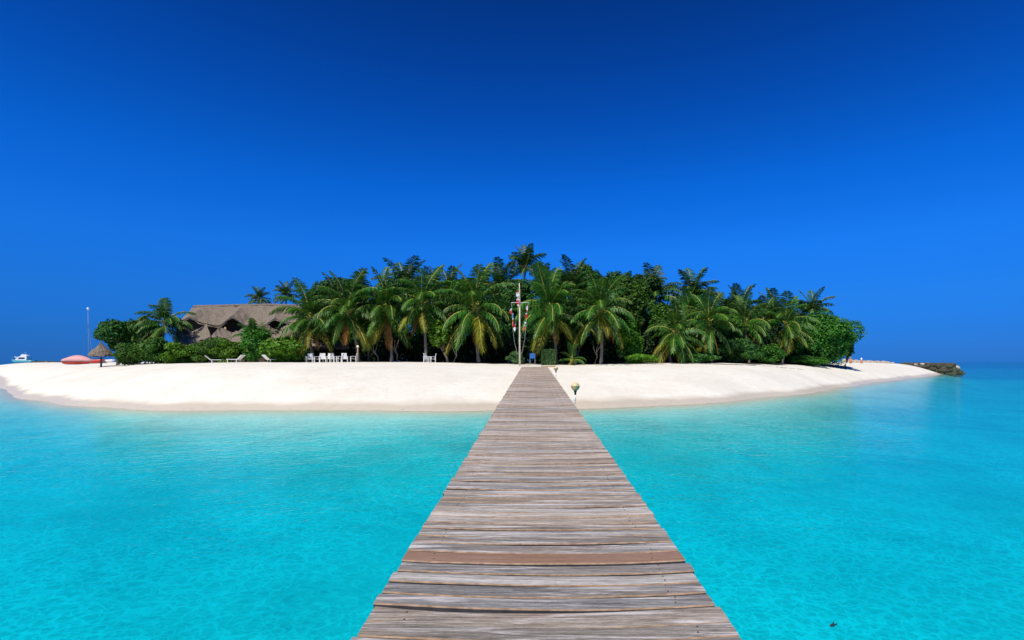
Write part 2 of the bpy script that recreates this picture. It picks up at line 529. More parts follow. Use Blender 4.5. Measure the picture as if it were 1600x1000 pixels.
# ------------------------------------------------------------------ water
def water_mat():
    m, n, l, b = new_mat('lagoon_water')
    n.remove(b)
    g = N(n, 'ShaderNodeNewGeometry')
    pos = g.outputs['Position']
    a = N(n, 'ShaderNodeAttribute', attribute_name='depth')
    dep = a.outputs['Fac']
    big = noise(n, l, mapping(n, l, pos, (.6, 1, 1)), .11, 3, .5)
    dn = math_(n, l, 'ADD', dep, math_(n, l, 'MULTIPLY', math_(n, l, 'MULTIPLY', math_(n, l, 'SUBTRACT', big, .5), dep), .8))
    # absorption along the water column
    k3 = N(n, 'ShaderNodeCombineXYZ')
    for q, kk in enumerate((-1.65, -.060, .0)):
        l.new(math_(n, l, 'EXPONENT', math_(n, l, 'MULTIPLY', dn, kk)), k3.inputs[q])
    # sun caustics: a net of bright lines painted into the transparency colour
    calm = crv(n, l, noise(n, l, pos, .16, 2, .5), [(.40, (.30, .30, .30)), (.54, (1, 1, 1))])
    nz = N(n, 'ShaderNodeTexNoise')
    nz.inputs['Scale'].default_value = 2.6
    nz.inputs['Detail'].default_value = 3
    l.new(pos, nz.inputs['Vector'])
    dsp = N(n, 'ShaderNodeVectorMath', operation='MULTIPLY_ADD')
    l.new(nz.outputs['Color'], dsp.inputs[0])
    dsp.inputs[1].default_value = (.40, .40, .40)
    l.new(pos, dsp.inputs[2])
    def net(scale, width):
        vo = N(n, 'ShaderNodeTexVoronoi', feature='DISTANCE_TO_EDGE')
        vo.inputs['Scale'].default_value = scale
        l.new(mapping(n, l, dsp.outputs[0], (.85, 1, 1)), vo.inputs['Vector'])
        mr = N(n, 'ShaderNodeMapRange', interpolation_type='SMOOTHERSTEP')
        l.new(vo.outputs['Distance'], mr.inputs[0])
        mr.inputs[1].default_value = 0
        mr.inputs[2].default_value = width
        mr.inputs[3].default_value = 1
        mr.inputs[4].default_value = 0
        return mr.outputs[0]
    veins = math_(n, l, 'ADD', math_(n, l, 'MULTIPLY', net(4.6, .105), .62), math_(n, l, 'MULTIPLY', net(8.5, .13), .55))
    painted_caustics = math_(n, l, 'MULTIPLY_ADD', math_(n, l, 'MULTIPLY', veins, calm), .44, .80, clamp=True)
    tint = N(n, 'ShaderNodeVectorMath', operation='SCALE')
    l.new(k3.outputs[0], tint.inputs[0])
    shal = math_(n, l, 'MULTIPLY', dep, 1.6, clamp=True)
    l.new(math_(n, l, 'MULTIPLY_ADD', math_(n, l, 'SUBTRACT', painted_caustics, 1.0), shal, 1.0), tint.inputs['Scale'])
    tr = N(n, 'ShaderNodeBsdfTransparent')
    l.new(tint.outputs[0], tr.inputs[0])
    # waves
    wv = noise(n, l, pos, 1.1, 2, .5)
    fin = noise(n, l, mapping(n, l, pos, (.8, 1, 1)), 13, 3, .6, .6)
    med = noise(n, l, mapping(n, l, pos, (.7, 1, 1)), 4.5, 2, .5, .5)
    h = math_(n, l, 'ADD', math_(n, l, 'MULTIPLY', math_(n, l, 'MULTIPLY', med, calm), .075),
              math_(n, l, 'ADD', math_(n, l, 'MULTIPLY', fin, .026), math_(n, l, 'MULTIPLY', wv, .10)))
    def bump(dist):
        bp = N(n, 'ShaderNodeBump')
        bp.inputs['Strength'].default_value = 1
        bp.inputs['Distance'].default_value = dist
        l.new(h, bp.inputs['Height'])
        return bp.outputs[0]
    b1, b2 = bump(.9), bump(.17)
    df = N(n, 'ShaderNodeBsdfDiffuse')
    l.new(crv(n, l, math_(n, l, 'MULTIPLY', dn, 1 / 8.0, clamp=True), [(0, (.12, .52, .46)), (.2, (.004, .46, .56)), (1, (.01, .30, .62))]), df.inputs['Color'])
    l.new(b1, df.inputs['Normal'])
    mx = N(n, 'ShaderNodeMixShader')
    l.new(math_(n, l, 'MULTIPLY', math_(n, l, 'SUBTRACT', 1.0, math_(n, l, 'EXPONENT', math_(n, l, 'MULTIPLY', dep, -.5))), .22), mx.inputs[0])
    l.new(tr.outputs[0], mx.inputs[1])
    l.new(df.outputs[0], mx.inputs[2])
    fo = N(n, 'ShaderNodeBsdfDiffuse')
    fo.inputs[0].default_value = (.80, .82, .82, 1)
    fn = noise(n, l, pos, 2.2, 4, .7)
    edge = crv(n, l, math_(n, l, 'ADD', dep, math_(n, l, 'MULTIPLY', math_(n, l, 'SUBTRACT', fn, .5), .10)), [(0, (0, 0, 0)), (.012, (1, 1, 1)), (.035, (.6, .6, .6)), (.055, (0, 0, 0))])
    mxf = N(n, 'ShaderNodeMixShader')
    l.new(math_(n, l, 'MULTIPLY', edge, .55), mxf.inputs[0])
    l.new(mx.outputs[0], mxf.inputs[1])
    l.new(fo.outputs[0], mxf.inputs[2])
    mx = mxf
    gl = N(n, 'ShaderNodeBsdfGlossy')
    gl.inputs['Roughness'].default_value = .06
    l.new(b2, gl.inputs['Normal'])
    fr = N(n, 'ShaderNodeFresnel')
    fr.inputs['IOR'].default_value = 1.33
    l.new(b2, fr.inputs['Normal'])
    mx2 = N(n, 'ShaderNodeMixShader')
    l.new(math_(n, l, 'MULTIPLY', fr.outputs[0], .75), mx2.inputs[0])
    l.new(mx.outputs[0], mx2.inputs[1])
    l.new(gl.outputs[0], mx2.inputs[2])
    l.new(mx2.outputs[0], n['Material Output'].inputs['Surface'])
    return m
keep = (GD.reshape(ny, nx) < 2.0)
kf = (keep[:-1, :-1] | keep[1:, 1:] | keep[:-1, 1:] | keep[1:, :-1]).ravel()
WF = GF[kf]
used = np.unique(WF)
remap = -np.ones(len(GX), np.int64)
remap[used] = np.arange(len(used))
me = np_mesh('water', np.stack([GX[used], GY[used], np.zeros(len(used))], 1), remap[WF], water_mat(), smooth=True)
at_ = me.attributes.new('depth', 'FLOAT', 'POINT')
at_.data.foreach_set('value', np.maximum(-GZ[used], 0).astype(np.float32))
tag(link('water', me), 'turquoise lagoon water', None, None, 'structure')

# ------------------------------------------------------------------ jetty
rg = random.Random(4)
SL = .02875
JX = .07
jet = empty('jetty', (JX, 0, .8), 'long weathered plank jetty running from the foreground to the beach', 'jetty')
jet.rotation_euler.x = math.atan(SL)

def plank_mesh(seed, bow=.068):
    r = random.Random(seed)
    n = 10
    secs = []
    ph = [r.uniform(0, 6.28) for _ in range(6)]
    for i in range(n + 1):
        x = -1 + 2 * i / n
        yb = -bow * (1 - x * x) + bow * .6
        w = .0745
        e0 = .0035 * math.sin(3.1 * x + ph[0]) + .0022 * math.sin(9 * x + ph[1])
        e1 = .0035 * math.sin(2.7 * x + ph[2]) + .0022 * math.sin(8 * x + ph[3])
        zz = .003 * math.sin(2.2 * x + ph[4])
        f, bk = yb - w + e0, yb + w + e1
        xa = x + (.006 * math.sin(ph[5]) if i in (0, n) else 0)
        secs.append([Vector(p) for p in ((xa, f, zz - .038), (xa, f, zz - .0085), (xa, f + .0045, zz), (xa, yb, zz + .0025), (xa, bk - .014, zz - .0005), (xa, bk, zz - .006), (xa, bk, zz - .038))])
    mb = MB()
    mb.loft(secs)
    me = mb.mesh('plank', [M['plank'], M['plank_edge'], M['plank_under']])
    # the sawn long edges are less bleached than the walked-on face
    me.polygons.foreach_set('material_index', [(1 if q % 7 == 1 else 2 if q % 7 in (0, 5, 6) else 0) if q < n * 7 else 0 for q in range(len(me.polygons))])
    me.update()
    return me
PM = [plank_mesh(50 + i) for i in range(9)]
rows = [999, 976, 950, 930, 912, 895, 880, 863, 849, 837, 826, 817, 807]
edges = [1.60, 1.76, 1.91, 2.06, 2.21, 2.35, 2.49] + [1200.0 / (r - 543) for r in rows]
while edges[-1] < 39.9:
    edges.append(edges[-1] + rg.uniform(.132, .178))
for i in range(len(edges) - 1):
    a, b_ = edges[i], edges[i + 1]
    pitch = b_ - a
    o = link('plank', PM[rg.randrange(9)], jet)
    gap = rg.choice([.007, .011, .015, .019])
    o.location = (rg.gauss(0, .0045), (a + b_) / 2, rg.gauss(0, .003))
    o.scale = ((1 + rg.gauss(0, .0025)) * rg.choice((1, -1)), (pitch - gap) / .149, 1)
    o.rotation_euler = (R(rg.gauss(0, .7)), 0, R(rg.gauss(0, .22)))
    if i == 13 and False: pass
    if abs(a - 1200 / 337.0) < .01:
        o['label'] = 'reddish brown unweathered plank'
        o.material_slots[0].link = 'OBJECT'
        o.material_slots[0].material = M['plank_red']
        o.location.z = .004
        o.rotation_euler = (0, 0, 0)
NAIL = MB()
NAIL.lathe([(.0052, -.004), (.0052, .0018), (.003, .003)], 8)
NAILM = NAIL.mesh('nail', simple('rusty_nail', (.055, .036, .028), .7, .3))
for o in [q for q in jet.children if q.name.startswith('plank')][4:42]:
    for sx in (-.78, .78):
        for sy in (-.035, .038):
            k = link('nail', NAILM, o)
            k.location = (sx + rg.gauss(0, .008), sy + .041 - .068 * (1 - sx * sx) + rg.gauss(0, .006), .0005)
for x in (-.78, 0, .78):
    mb = MB()
    mb.box((x, 20.8, -.118), (.09, 38.6, .155))
    mb.build('beam', M['pile'], jet)
for k in range(14):
    y = 2.6 + k * 2.8
    mb = MB()
    mb.box((0, y, -.235), (1.75, .12, .07))
    mb.build('crossbeam', M['pile'], jet)
    for x in (-.70, .70):
        mb = MB()
        mb.tube([(x, y, -.27), (x, y, -3.6)], [.075, .09], 10)
        mb.build('pile', M['pile'], jet, True)

# jetty lamps
def globe_mat():
    m, n, l, b = new_mat('cream_acrylic_globe')
    t = N(n, 'ShaderNodeTexCoord')
    f = noise(n, l, t.outputs['Object'], 9, 3)
    l.new(crv(n, l, f, [(.3, (.62, .47, .20)), (.7, (.78, .66, .36))]), b.inputs['Base Color'])
    b.inputs['Roughness'].default_value = .35
    b.inputs['Subsurface Weight'].default_value = .6
    b.inputs['Subsurface Radius'].default_value = (.12, .09, .05)
    return m
M['globe'] = globe_mat()
def jetty_lamp(Y, label, hpost, rg_):
    zj = .8 + SL * Y
    x0 = JX + 1.0
    root = empty('globe_lamp', (x0 - .045, Y, zj - .05), label, 'lamp', 'globe lamps along the jetty')
    mb = MB()
    mb.tube([(-.02, 0, 0), (.07, 0, 0), (.115, 0, .035), (.12, 0, .09), (.12, 0, hpost)], .019, 10)
    mb.build('pipe_bracket', M['white_paint'], root, True)
    mb = MB()
    mb.lathe([(.026, hpost - .02), (.030, hpost + .04), (.046, hpost + .09), (.048, hpost + .10)], 14, (.12, 0, 0))
    mb.build('lamp_holder', M['black'], root, True)
    c = hpost + .095 + rg_ * .93
    prof = [(max(.004, rg_ * math.sin(math.pi * k / 12)), c - rg_ * math.cos(math.pi * k / 12)) for k in range(13)]
    mb = MB()
    mb.lathe(prof, 20, (.12, 0, 0))
    mb.build('globe', M['globe'], root, True)
    mb = MB()
    pts = [(.12 + (rg_ + .004) * math.cos(2 * math.pi * k / 24), (rg_ + .004) * math.sin(2 * math.pi * k / 24), c) for k in range(25)]
    mb.tube(pts, .007, 6, False)
    mb.build('globe_band', M['timber'], root, True)
jetty_lamp(14.1, 'nearer globe lamp on a white pipe beside the jetty at the water edge', .27, .118)
jetty_lamp(26.4, 'farther globe lamp beside the jetty end on the white sand', .27, .112)
# low kerb board where the jetty meets the sand
mb = MB()
mb.box((0, 0, .05), (1.15, .10, .12))
k = mb.build('timber_kerb', M['gold_wood'], None, False, (1.15, 40.6, ground(1.15, 40.6)))
tag(k, 'low brown timber board lying on the sand right of the jetty end', 'board')

# ------------------------------------------------------------------ palms
def frond_mesh(name, th0, bend, seed, L=4.0, gravity=.9, mat='palm', nl=42, lw=.095, ll=1.0, side=0.0):
    r = random.Random(seed)
    n = 12
    pts, tans = [], []
    p = Vector((0, 0, 0))
    yaw = 0
    sw = r.uniform(-.25, .25)
    for i in range(n + 1):
        s = i / n
        th = th0 - bend * s ** 1.25
        yaw = sw * s
        t = Vector((math.cos(th) * math.cos(yaw), math.cos(th) * math.sin(yaw), math.sin(th)))
        pts.append(p.copy())
        tans.append(t)
        p = p + t * (L / n)
    mb = MB()
    mb.tube(pts, [.06 * (1 - .80 * i / n) + .008 for i in range(n + 1)], 4, False)
    nst = len(mb.f)
    for sgn in (-1, 1):
        for k in range(nl):
            s = .13 + .87 * (k + r.uniform(0, .8)) / nl
            i = min(n - 1, int(s * n))
            f = s * n - i
            q = pts[i].lerp(pts[i + 1], min(f, 1))
            t = tans[i]
            sd = Vector((-t.y, t.x, 0))
            sd = sd.normalized() if sd.length > 1e-3 else Vector((0, 1, 0))
            up = sd.cross(t) * -1
            if up.z < 0: up = -up
            ln = ll * (.35 + .75 * math.sin(math.pi * min(1, .18 + .74 * s))) * r.uniform(.85, 1.12) * (1 if s < .9 else .75)
            d1 = (sd * sgn * .85 + t * (.35 + .5 * s) + up * .22 + Vector((0, 0, -gravity * .35))).normalized()
            d1 = (d1 + Vector((r.gauss(0, .08), r.gauss(0, .08), r.gauss(0, .08)))).normalized()
            d2 = (d1 + Vector((0, 0, -1)) * gravity * r.uniform(.8, 1.3)).normalized()
            d3 = (d2 + Vector((0, 0, -1)) * gravity * .5).normalized()
            a0 = q
            a1 = q + d1 * ln * .42
            a2 = a1 + d2 * ln * .36
            a3 = a2 + d3 * ln * .26
            wv = t * (lw / 2)
            mb.add([a0 - wv * .6, a0 + wv * .6, a1 + wv, a1 - wv, a2 + wv * .7, a2 - wv * .7, a3], [(0, 1, 2, 3), (3, 2, 4, 5), (5, 4, 6)])
    me = mb.mesh(name, [M[mat], M['stem'] if mat in ('palm', 'palm_yellow', 'palm_dark') else M['palm_dead']])
    idx = [1 if i < nst else 0 for i in range(len(mb.f))]
    me.polygons.foreach_set('material_index', idx)
    me.update()
    return me

FR = {}
for key, th, bd, gv, mt in (('up', 82, 40, .55, 'palm'), ('high', 62, 80, .7, 'palm'), ('mid', 42, 95, .85, 'palm'), ('arch', 24, 95, 1.0, 'palm'),
                            ('low', 4, 78, 1.1, 'palm'), ('hang', -22, 58, 1.2, 'palm'), ('hangy', -34, 48, 1.2, 'palm_yellow'), ('dead', -58, 28, 1.2, 'palm_dead')):
    FR[key] = [frond_mesh('frond', R(th), R(bd), 11 * j + len(key) * 7 + th, 4.0, gv, mt) for j in range(3)]

def trunk_mesh(p0, p1, r0, r1, mat, seed, curve=.35, rings=14):
    r = random.Random(seed)
    a = Vector((0, 0, 0))
    d = Vector(p1) - Vector(p0)
    off = Vector((r.uniform(-1, 1), r.uniform(-.5, .5), 0)) * curve
    pts, rad = [], []
    for i in range(rings + 1):
        s = i / rings
        q = a + Vector((d.x * s ** 1.5, d.y * s, d.z * s)) + off * math.sin(math.pi * s)
        pts.append(q)
        rad.append((r0 + (r1 - r0) * s) * (1.0 + (.45 * max(0, .12 - s) / .12)) * (1.06 if i % 2 else .97))
    mb = MB()
    mb.tube(pts, rad, 8)
    return mb.mesh('trunk', mat, True)

PALMN = [0]
def palm(px0, px1, row, Y, sc, label, group, style='front', dead=2, yellow=3, n=24, dark=False, face=True):
    PALMN[0] += 1
    r = random.Random(700 + PALMN[0])
    x0 = at(px0, Y)
    base = Vector((x0, Y, ground(x0, Y) - .08))
    top = Vector((at(px1, Y), Y + r.uniform(-.5, .5), zat(row, Y)))
    root = empty('coconut_palm', base, label, 'palm tree', group)
    link('trunk', trunk_mesh(base, top, .15, .095, M['bark'], 30 + PALMN[0]), root)
    if style == 'front':
        plan = ['up'] * 3 + ['high'] * 5 + ['mid'] * 6 + ['arch'] * 7 + ['low'] * 6 + ['hang'] * 7
    elif style == 'tall':
        plan = ['up'] * 5 + ['high'] * 8 + ['mid'] * 8 + ['arch'] * 6 + ['low'] * 4
    else:
        plan = ['up'] * 5 + ['high'] * 6 + ['mid'] * 4 + ['arch'] * 2
    if style == 'front' and not dark: yellow = yellow + 2
    plan = plan + ['hangy'] * yellow + ['dead'] * dead
    plan = [q for q in plan if r.random() > .12]
    az = r.uniform(0, 6.28)
    for i, kf_ in enumerate(plan):
        az += 2.39996 + r.gauss(0, .25)
        if kf_ in ('hangy', 'dead'):
            az = R(-90 + r.uniform(-85, 85))
        o = link('frond', FR[kf_][r.randrange(3)], root)
        o.location = (top - base) + Vector((math.cos(az), math.sin(az), 0)) * .06 + Vector((0, 0, .16 - .025 * i))
        s_ = sc * r.uniform(.92, 1.18) * (r.uniform(.55, .85) if kf_ == 'dead' else 1)
        o.scale = (s_, s_ * r.choice((1, -1)), s_)
        o.rotation_euler = (r.gauss(0, .14), r.gauss(0, .12), az)
        if dark and kf_ not in ('hangy', 'dead'):
            o.material_slots[0].link = 'OBJECT'
            o.material_slots[0].material = M['palm_dark']
    mb = MB()
    mb.lathe([(.10, -.35), (.16, -.05), (.13, .25), (.03, .6)], 8)
    mb.build('crown_shaft', M['stem'] if not dark else M['bark'], root, True, top - base)
    if style == 'front' and PALMN[0] % 2 == 0:
        for k in range(4):
            a = R(-90 + r.uniform(-70, 70))
            mb = MB()
            mb.lathe([(.01, -.13), (.09, -.07), (.105, 0), (.08, .08), (.01, .13)], 8)
            mb.build('coconut', M['palm_coconut'], root, True, (top - base) + Vector((math.cos(a) * .25, math.sin(a) * .25, -.28 - .1 * (k % 2))))
M['palm_coconut'] = simple('coconut_husk', (.30, .22, .05), .5, .2)

GF_ = 'coconut palms along the front edge of the trees'
GB_ = 'coconut palms rising behind the front row'
palm(262, 255, 502, 47, .56, 'lone coconut palm standing left of the big thatched roof', GF_, 'front', 0, 3)
palm(492, 483, 494, 45.5, .76, 'drooping palm at the right end of the thatched roof, over the left chairs', GF_, 'front', 2, 3)
palm(560, 545, 484, 46, .84, 'drooping palm above the right end of the white chair row', GF_, 'front', 2, 2)
palm(612, 603, 479, 46.5, .90, 'broad drooping palm between the white chair row and the bare brown trunk', GF_, 'front', 2, 2)
palm(665, 659, 470, 46, .80, 'palm with a bare slender brown trunk behind the pair of white chairs', GF_, 'front', 2, 0)
palm(748, 742, 480, 46, .98, 'large fan shaped palm just left of the flagpole', GF_, 'front', 3, 3)
palm(868, 858, 482, 46.5, .92, 'broad palm just right of the flagpole above the clipped hedge', GF_, 'front', 2, 3)
palm(939, 936, 482, 46, .84, 'palm with a pale bare trunk and hanging orange fronds right of the jetty', GF_, 'front', 4, 3)
palm(1048, 1055, 520, 49, .80, 'low spreading palm arching over the ground at the seaweed line', GF_, 'front', 1, 3)
palm(1112, 1107, 502, 52, .80, 'palm with orange lower fronds right of the low spreading palm', GF_, 'front', 2, 2)
palm(1170, 1164, 503, 56, .82, 'palm above the dark rounded bush on the right beach', GF_, 'front', 1, 2)
palm(1222, 1226, 507, 59, .86, 'palm with hanging yellow fronds beside the big right end tree', GF_, 'front', 2, 4)
palm(815, 822, 418, 62, .72, 'tallest palm of the island rising above all others behind the flagpole', GB_, 'tall', 0, 0, dark=True)
palm(405, 403, 466, 66, .40, 'small distant palm showing over the middle of the thatched roof', GB_, 'tall', 0, 0, dark=True)
palm(449, 447, 460, 64, .40, 'small distant palm showing over the right end of the thatched roof', GB_, 'tall', 0, 0, dark=True)
palm(632, 634, 455, 56, .85, 'dark palm top behind the slender brown trunked palm, left side', GB_, 'tall', 0, 0, dark=True)
palm(700, 702, 460, 56, .80, 'dark palm top behind the gap left of the fan shaped palm', GB_, 'tall', 0, 0, dark=True)
palm(786, 784, 456, 57, .80, 'dark palm top left behind the flagpole tip', GB_, 'tall', 0, 0, dark=True)
palm(893, 896, 452, 58, .88, 'dark palm top between the two palms right of the flagpole', GB_, 'tall', 0, 0, dark=True)
palm(1026, 1024, 462, 60, .90, 'tall dark palm tuft right of the lush round tree', GB_, 'tall', 0, 0, dark=True)
palm(1082, 1080, 468, 61, .88, 'tall dark palm tuft behind the palm with orange lower fronds', GB_, 'tall', 0, 0, dark=True)
palm(1163, 1158, 487, 66, .80, 'dark upright palm tuft left of the dip on the right skyline', GB_, 'tall', 0, 0, dark=True)
palm(1208, 1208, 493, 68, .80, 'dark palm tuft directly behind the yellow fronded right palm', GB_, 'tall', 0, 0, dark=True)
palm(1270, 1270, 489, 70, .85, 'rightmost palm tuft leaning out over the big right end tree', GB_, 'tall', 0, 0, dark=True)
palm(402, 400, 527, 45.5, .40, 'young spiky palm growing out of the bush before the thatched roof', GF_, 'young', 0, 1)
palm(893, 893, 562, 45, .32, 'tiny yellow green palm seedling on the sand edge right of the clipped hedge', GF_, 'young', 0, 3)
palm(520, 524, 470, 52, .66, 'dark palm crown behind the gap between the two left drooping palms', GB_, 'front', 0, 1, dark=True)
palm(672, 676, 452, 58, .62, 'small dark palm top just right above the bare brown trunked palm', GB_, 'tall', 0, 0, dark=True)
palm(752, 756, 450, 59, .62, 'small dark palm top directly above the fan shaped palm', GB_, 'tall', 0, 0, dark=True)
palm(852, 850, 452, 58, .66, 'small dark palm top just right below the tallest palm', GB_, 'tall', 0, 0, dark=True)
palm(972, 976, 462, 57, .62, 'small dark palm top before the highest right skyline trees', GB_, 'tall', 0, 0, dark=True)
palm(1190, 1193, 500, 61, .66, 'small dark palm between the bush palm and yellow fronded palm', GB_, 'front', 0, 1, dark=True)
palm(1080, 1078, 492, 55, .64, 'mid green palm crown between the low spreading palm and its right neighbour', GB_, 'front', 0, 1)
palm(900, 902, 492, 50, .66, 'mid green palm crown in the gap between the two palms right of the flagpole', GB_, 'front', 1, 1)
palm(700, 705, 492, 50, .62, 'mid green palm crown in the gap left of the fan shaped palm', GB_, 'front', 1, 1, dark=True)
palm(575, 572, 470, 53, .85, 'half hidden palm behind the gap right of the round dark skyline tree', GB_, 'front', 0, 1, dark=True)
palm(1135, 1130, 498, 60, .80, 'half hidden palm behind the gap right of the orange fronded palm', GB_, 'front', 0, 1, dark=True)

# ------------------------------------------------------------------ broadleaf trees
def leaf_cloud(rs, blobs, per, size, wide=.6, up=.5):
    Vs, Ns = [], []
    for (c, rad), k in zip(blobs, per):
        d = rs.normal(size=(k, 3))
        d /= np.linalg.norm(d, axis=1, keepdims=True)
        lump = 1 + .16 * np.sin(d[:, :1] * 5 + c[0] * 3) * np.cos(d[:, 2:] * 5 + c[1] * 2)
        rr = rs.uniform(.25, 1, (k, 1)) ** .38 * lump
        Vs.append(np.array(c) + d * rr * np.array(rad))
        Ns.append(d * .75 + np.array([0, 0, up]) + rs.normal(size=(k, 3)) * .42)
    p = np.concatenate(Vs)
    nrm = np.concatenate(Ns)
    nrm /= np.linalg.norm(nrm, axis=1, keepdims=True)
    t = np.cross(nrm, rs.normal(size=nrm.shape))
    t /= np.linalg.norm(t, axis=1, keepdims=True) + 1e-9
    b = np.cross(nrm, t)
    s = size * rs.uniform(.6, 1.35, (len(p), 1))
    q = np.stack([p - t * s * .5, p + b * s * wide * .5 - t * s * .04, p + t * s * .5 - nrm * s * .12, p - b * s * wide * .5 - t * s * .04], 1).reshape(-1, 3)
    F = np.arange(len(q), dtype=np.int32).reshape(-1, 4)
    return q, F

TREEN = [0]
def tree(px, row, rx, rz, Y, label, cat='tree', group=None, mat='broad', leaf=.27, n=5000, nb=14, trunk=True, ground_px=None, name='broadleaf_tree', wide=.6, depth=.85, stems=3):
    """crown: an ellipse px,row with half sizes rx,rz in photo pixels at distance Y"""
    TREEN[0] += 1
    rs = np.random.RandomState(900 + TREEN[0])
    k = Y / FPX
    gx_ = at(ground_px if ground_px else px, Y)
    base = Vector((gx_, Y, ground(gx_, Y) - .06))
    c = Vector((at(px, Y), Y, zat(row, Y))) - base
    ax, ay, az = rx * k, rx * k * depth, rz * k
    blobs = []
    for i in range(nb):
        d = rs.normal(size=3)
        d /= np.linalg.norm(d)
        f = rs.uniform(.35, .80)
        q = np.array([c.x + d[0] * ax * f, c.y + d[1] * ay * f, c.z + d[2] * az * f])
        s = rs.uniform(.34, .50)
        blobs.append((q, (ax * s, ay * s, az * s * .9)))
    wts = np.array([b[1][0] * b[1][2] for b in blobs])
    per = np.maximum(20, (1.45 * n * wts / wts.sum())).astype(int)
    V, F = leaf_cloud(rs, blobs, per, leaf, wide)
    V[:, 2] = np.maximum(V[:, 2], .05)
    root = empty(name, base, label, cat, group)
    link('crown' if trunk else 'foliage', np_mesh('crown', V, F, M[mat]), root)
    mb = MB()
    r = random.Random(TREEN[0])
    if trunk:
        fork = Vector((c.x * .6 + r.uniform(-.2, .2), 0, max(.5, (c.z - az) * .75)))
        tr_ = .05 + .035 * ax
        mb.tube([(0, 0, 0), fork * .5 + Vector((r.uniform(-.15, .15), 0, 0)), fork], [tr_ * 1.4, tr_, tr_ * .85], 8)
        mb.build('trunk', M['bark_dark'], root, True)
        mb = MB()
        for b in blobs[:6]:
            e = Vector(b[0])
            m_ = fork.lerp(e, .5) + Vector((r.uniform(-.2, .2), r.uniform(-.2, .2), -.1))
            mb.tube([fork, m_, e], [tr_ * .7, tr_ * .45, tr_ * .15], 6)
        mb.build('limbs', M['bark_dark'], root, True)
    else:
        for b in blobs[:stems]:
            e = Vector(b[0])
            mb.tube([(r.uniform(-.3, .3) * ax, 0, 0), e * .5, e], [.03, .022, .01], 5)
        mb.build('stems', M['bark_dark'], root, True)
    return root

GT = 'broadleaf trees of the island'
GBU = 'green bushes along the top of the beach'
tree(184, 520, 32, 30, 48, 'dark round tree at the far left end of the trees', group=GT, mat='broad_dark', n=6000)
tree(226, 516, 26, 27, 47.6, 'small bright tree between the far left dark tree and the lone palm', group=GT, mat='broad', n=5200)
tree(527, 462, 42, 27, 56, 'rounded dark tree on the skyline right of the thatched roof', group=GT, mat='broad_dark', n=8000, nb=18)
tree(490, 468, 26, 22, 55, 'small dark tree on the skyline directly above the roof end', group=GT, mat='broad_dark', n=4500)
tree(712, 470, 40, 38, 52, 'mid green tree filling the gap between the bare trunked and fan shaped palms', group=GT, mat='broad', n=9000, nb=18)
tree(684, 516, 21, 27, 45.5, 'small tree with large round leaves beside the bare brown palm trunk', group=GT, mat='broad_bright', leaf=.30, n=1900, wide=.85, ground_px=700)
tree(862, 448, 34, 28, 60, 'dark leafy tree on the skyline right of the tallest palm', group=GT, mat='broad_dark', n=7000)
tree(915, 440, 27, 28, 61, 'highest broadleaf tree on the skyline right of the flagpole', group=GT, mat='broad_dark', n=6500)
tree(948, 455, 36, 30, 58, 'wide leafy tree behind the orange fronded pale trunk palm', group=GT, mat='broad_dark', n=7500)
tree(987, 476, 32, 52, 54, 'lush tall green tree between the pale trunk palm and low spreading palm', group=GT, mat='broad', n=9500, nb=20)
tree(1005, 450, 28, 26, 58, 'dark tree top immediately behind the lush tall green tree', group=GT, mat='broad_dark', n=5500)
tree(980, 532, 28, 30, 48, 'bright green shrubby tree standing on the sand edge below the lush tree', group=GT, mat='broad_bright', n=4500)
tree(1290, 525, 47, 43, 63, 'big rounded green tree at the right end of the island', group=GT, mat='broad', n=16000, nb=32, leaf=.29)
tree(1252, 522, 28, 40, 62, 'green tree tucked between the yellow fronded palm and right end tree', group=GT, mat='broad', n=6500, nb=16)
tree(1321, 535, 17, 27, 65, 'small dark tree jutting from the outer edge of the right end tree', group=GT, mat='broad_dark', n=3500)
tree(1095, 500, 34, 36, 57, 'dark broad tree behind the orange fronded palms on the right', group=GT, mat='broad_dark', n=8000, nb=18)
tree(620, 470, 40, 38, 53, 'leafy dark tree behind the broad palm over the chairs', group=GT, mat='broad_dark', n=8000, nb=18)
tree(800, 470, 36, 38, 54, 'leafy dark tree directly behind the flagpole', group=GT, mat='broad_dark', n=8000, nb=18)
tree(1190, 512, 32, 32, 63, 'dark tree behind the palms left of the yellow fronded palm', group=GT, mat='broad_dark', n=7000, nb=16)

tree(516, 500, 20, 34, 47.5, 'narrow green tree between the two left drooping palms', group=GT, mat='broad', n=3600, ground_px=520)
tree(576, 506, 17, 30, 47.5, 'narrow green tree between the chair row palm and broad drooping palm', group=GT, mat='broad', n=3000)
tree(902, 505, 20, 34, 48, 'narrow green tree between the two palms right of the flagpole', group=GT, mat='broad', n=3600)
tree(1140, 508, 22, 28, 55, 'rounded green tree between the two palms left of the dark rounded bush', group=GT, mat='broad', n=3800)
tree(1030, 496, 20, 30, 51, 'green tree behind the left fronds of the low spreading palm', group=GT, mat='broad', n=3600)

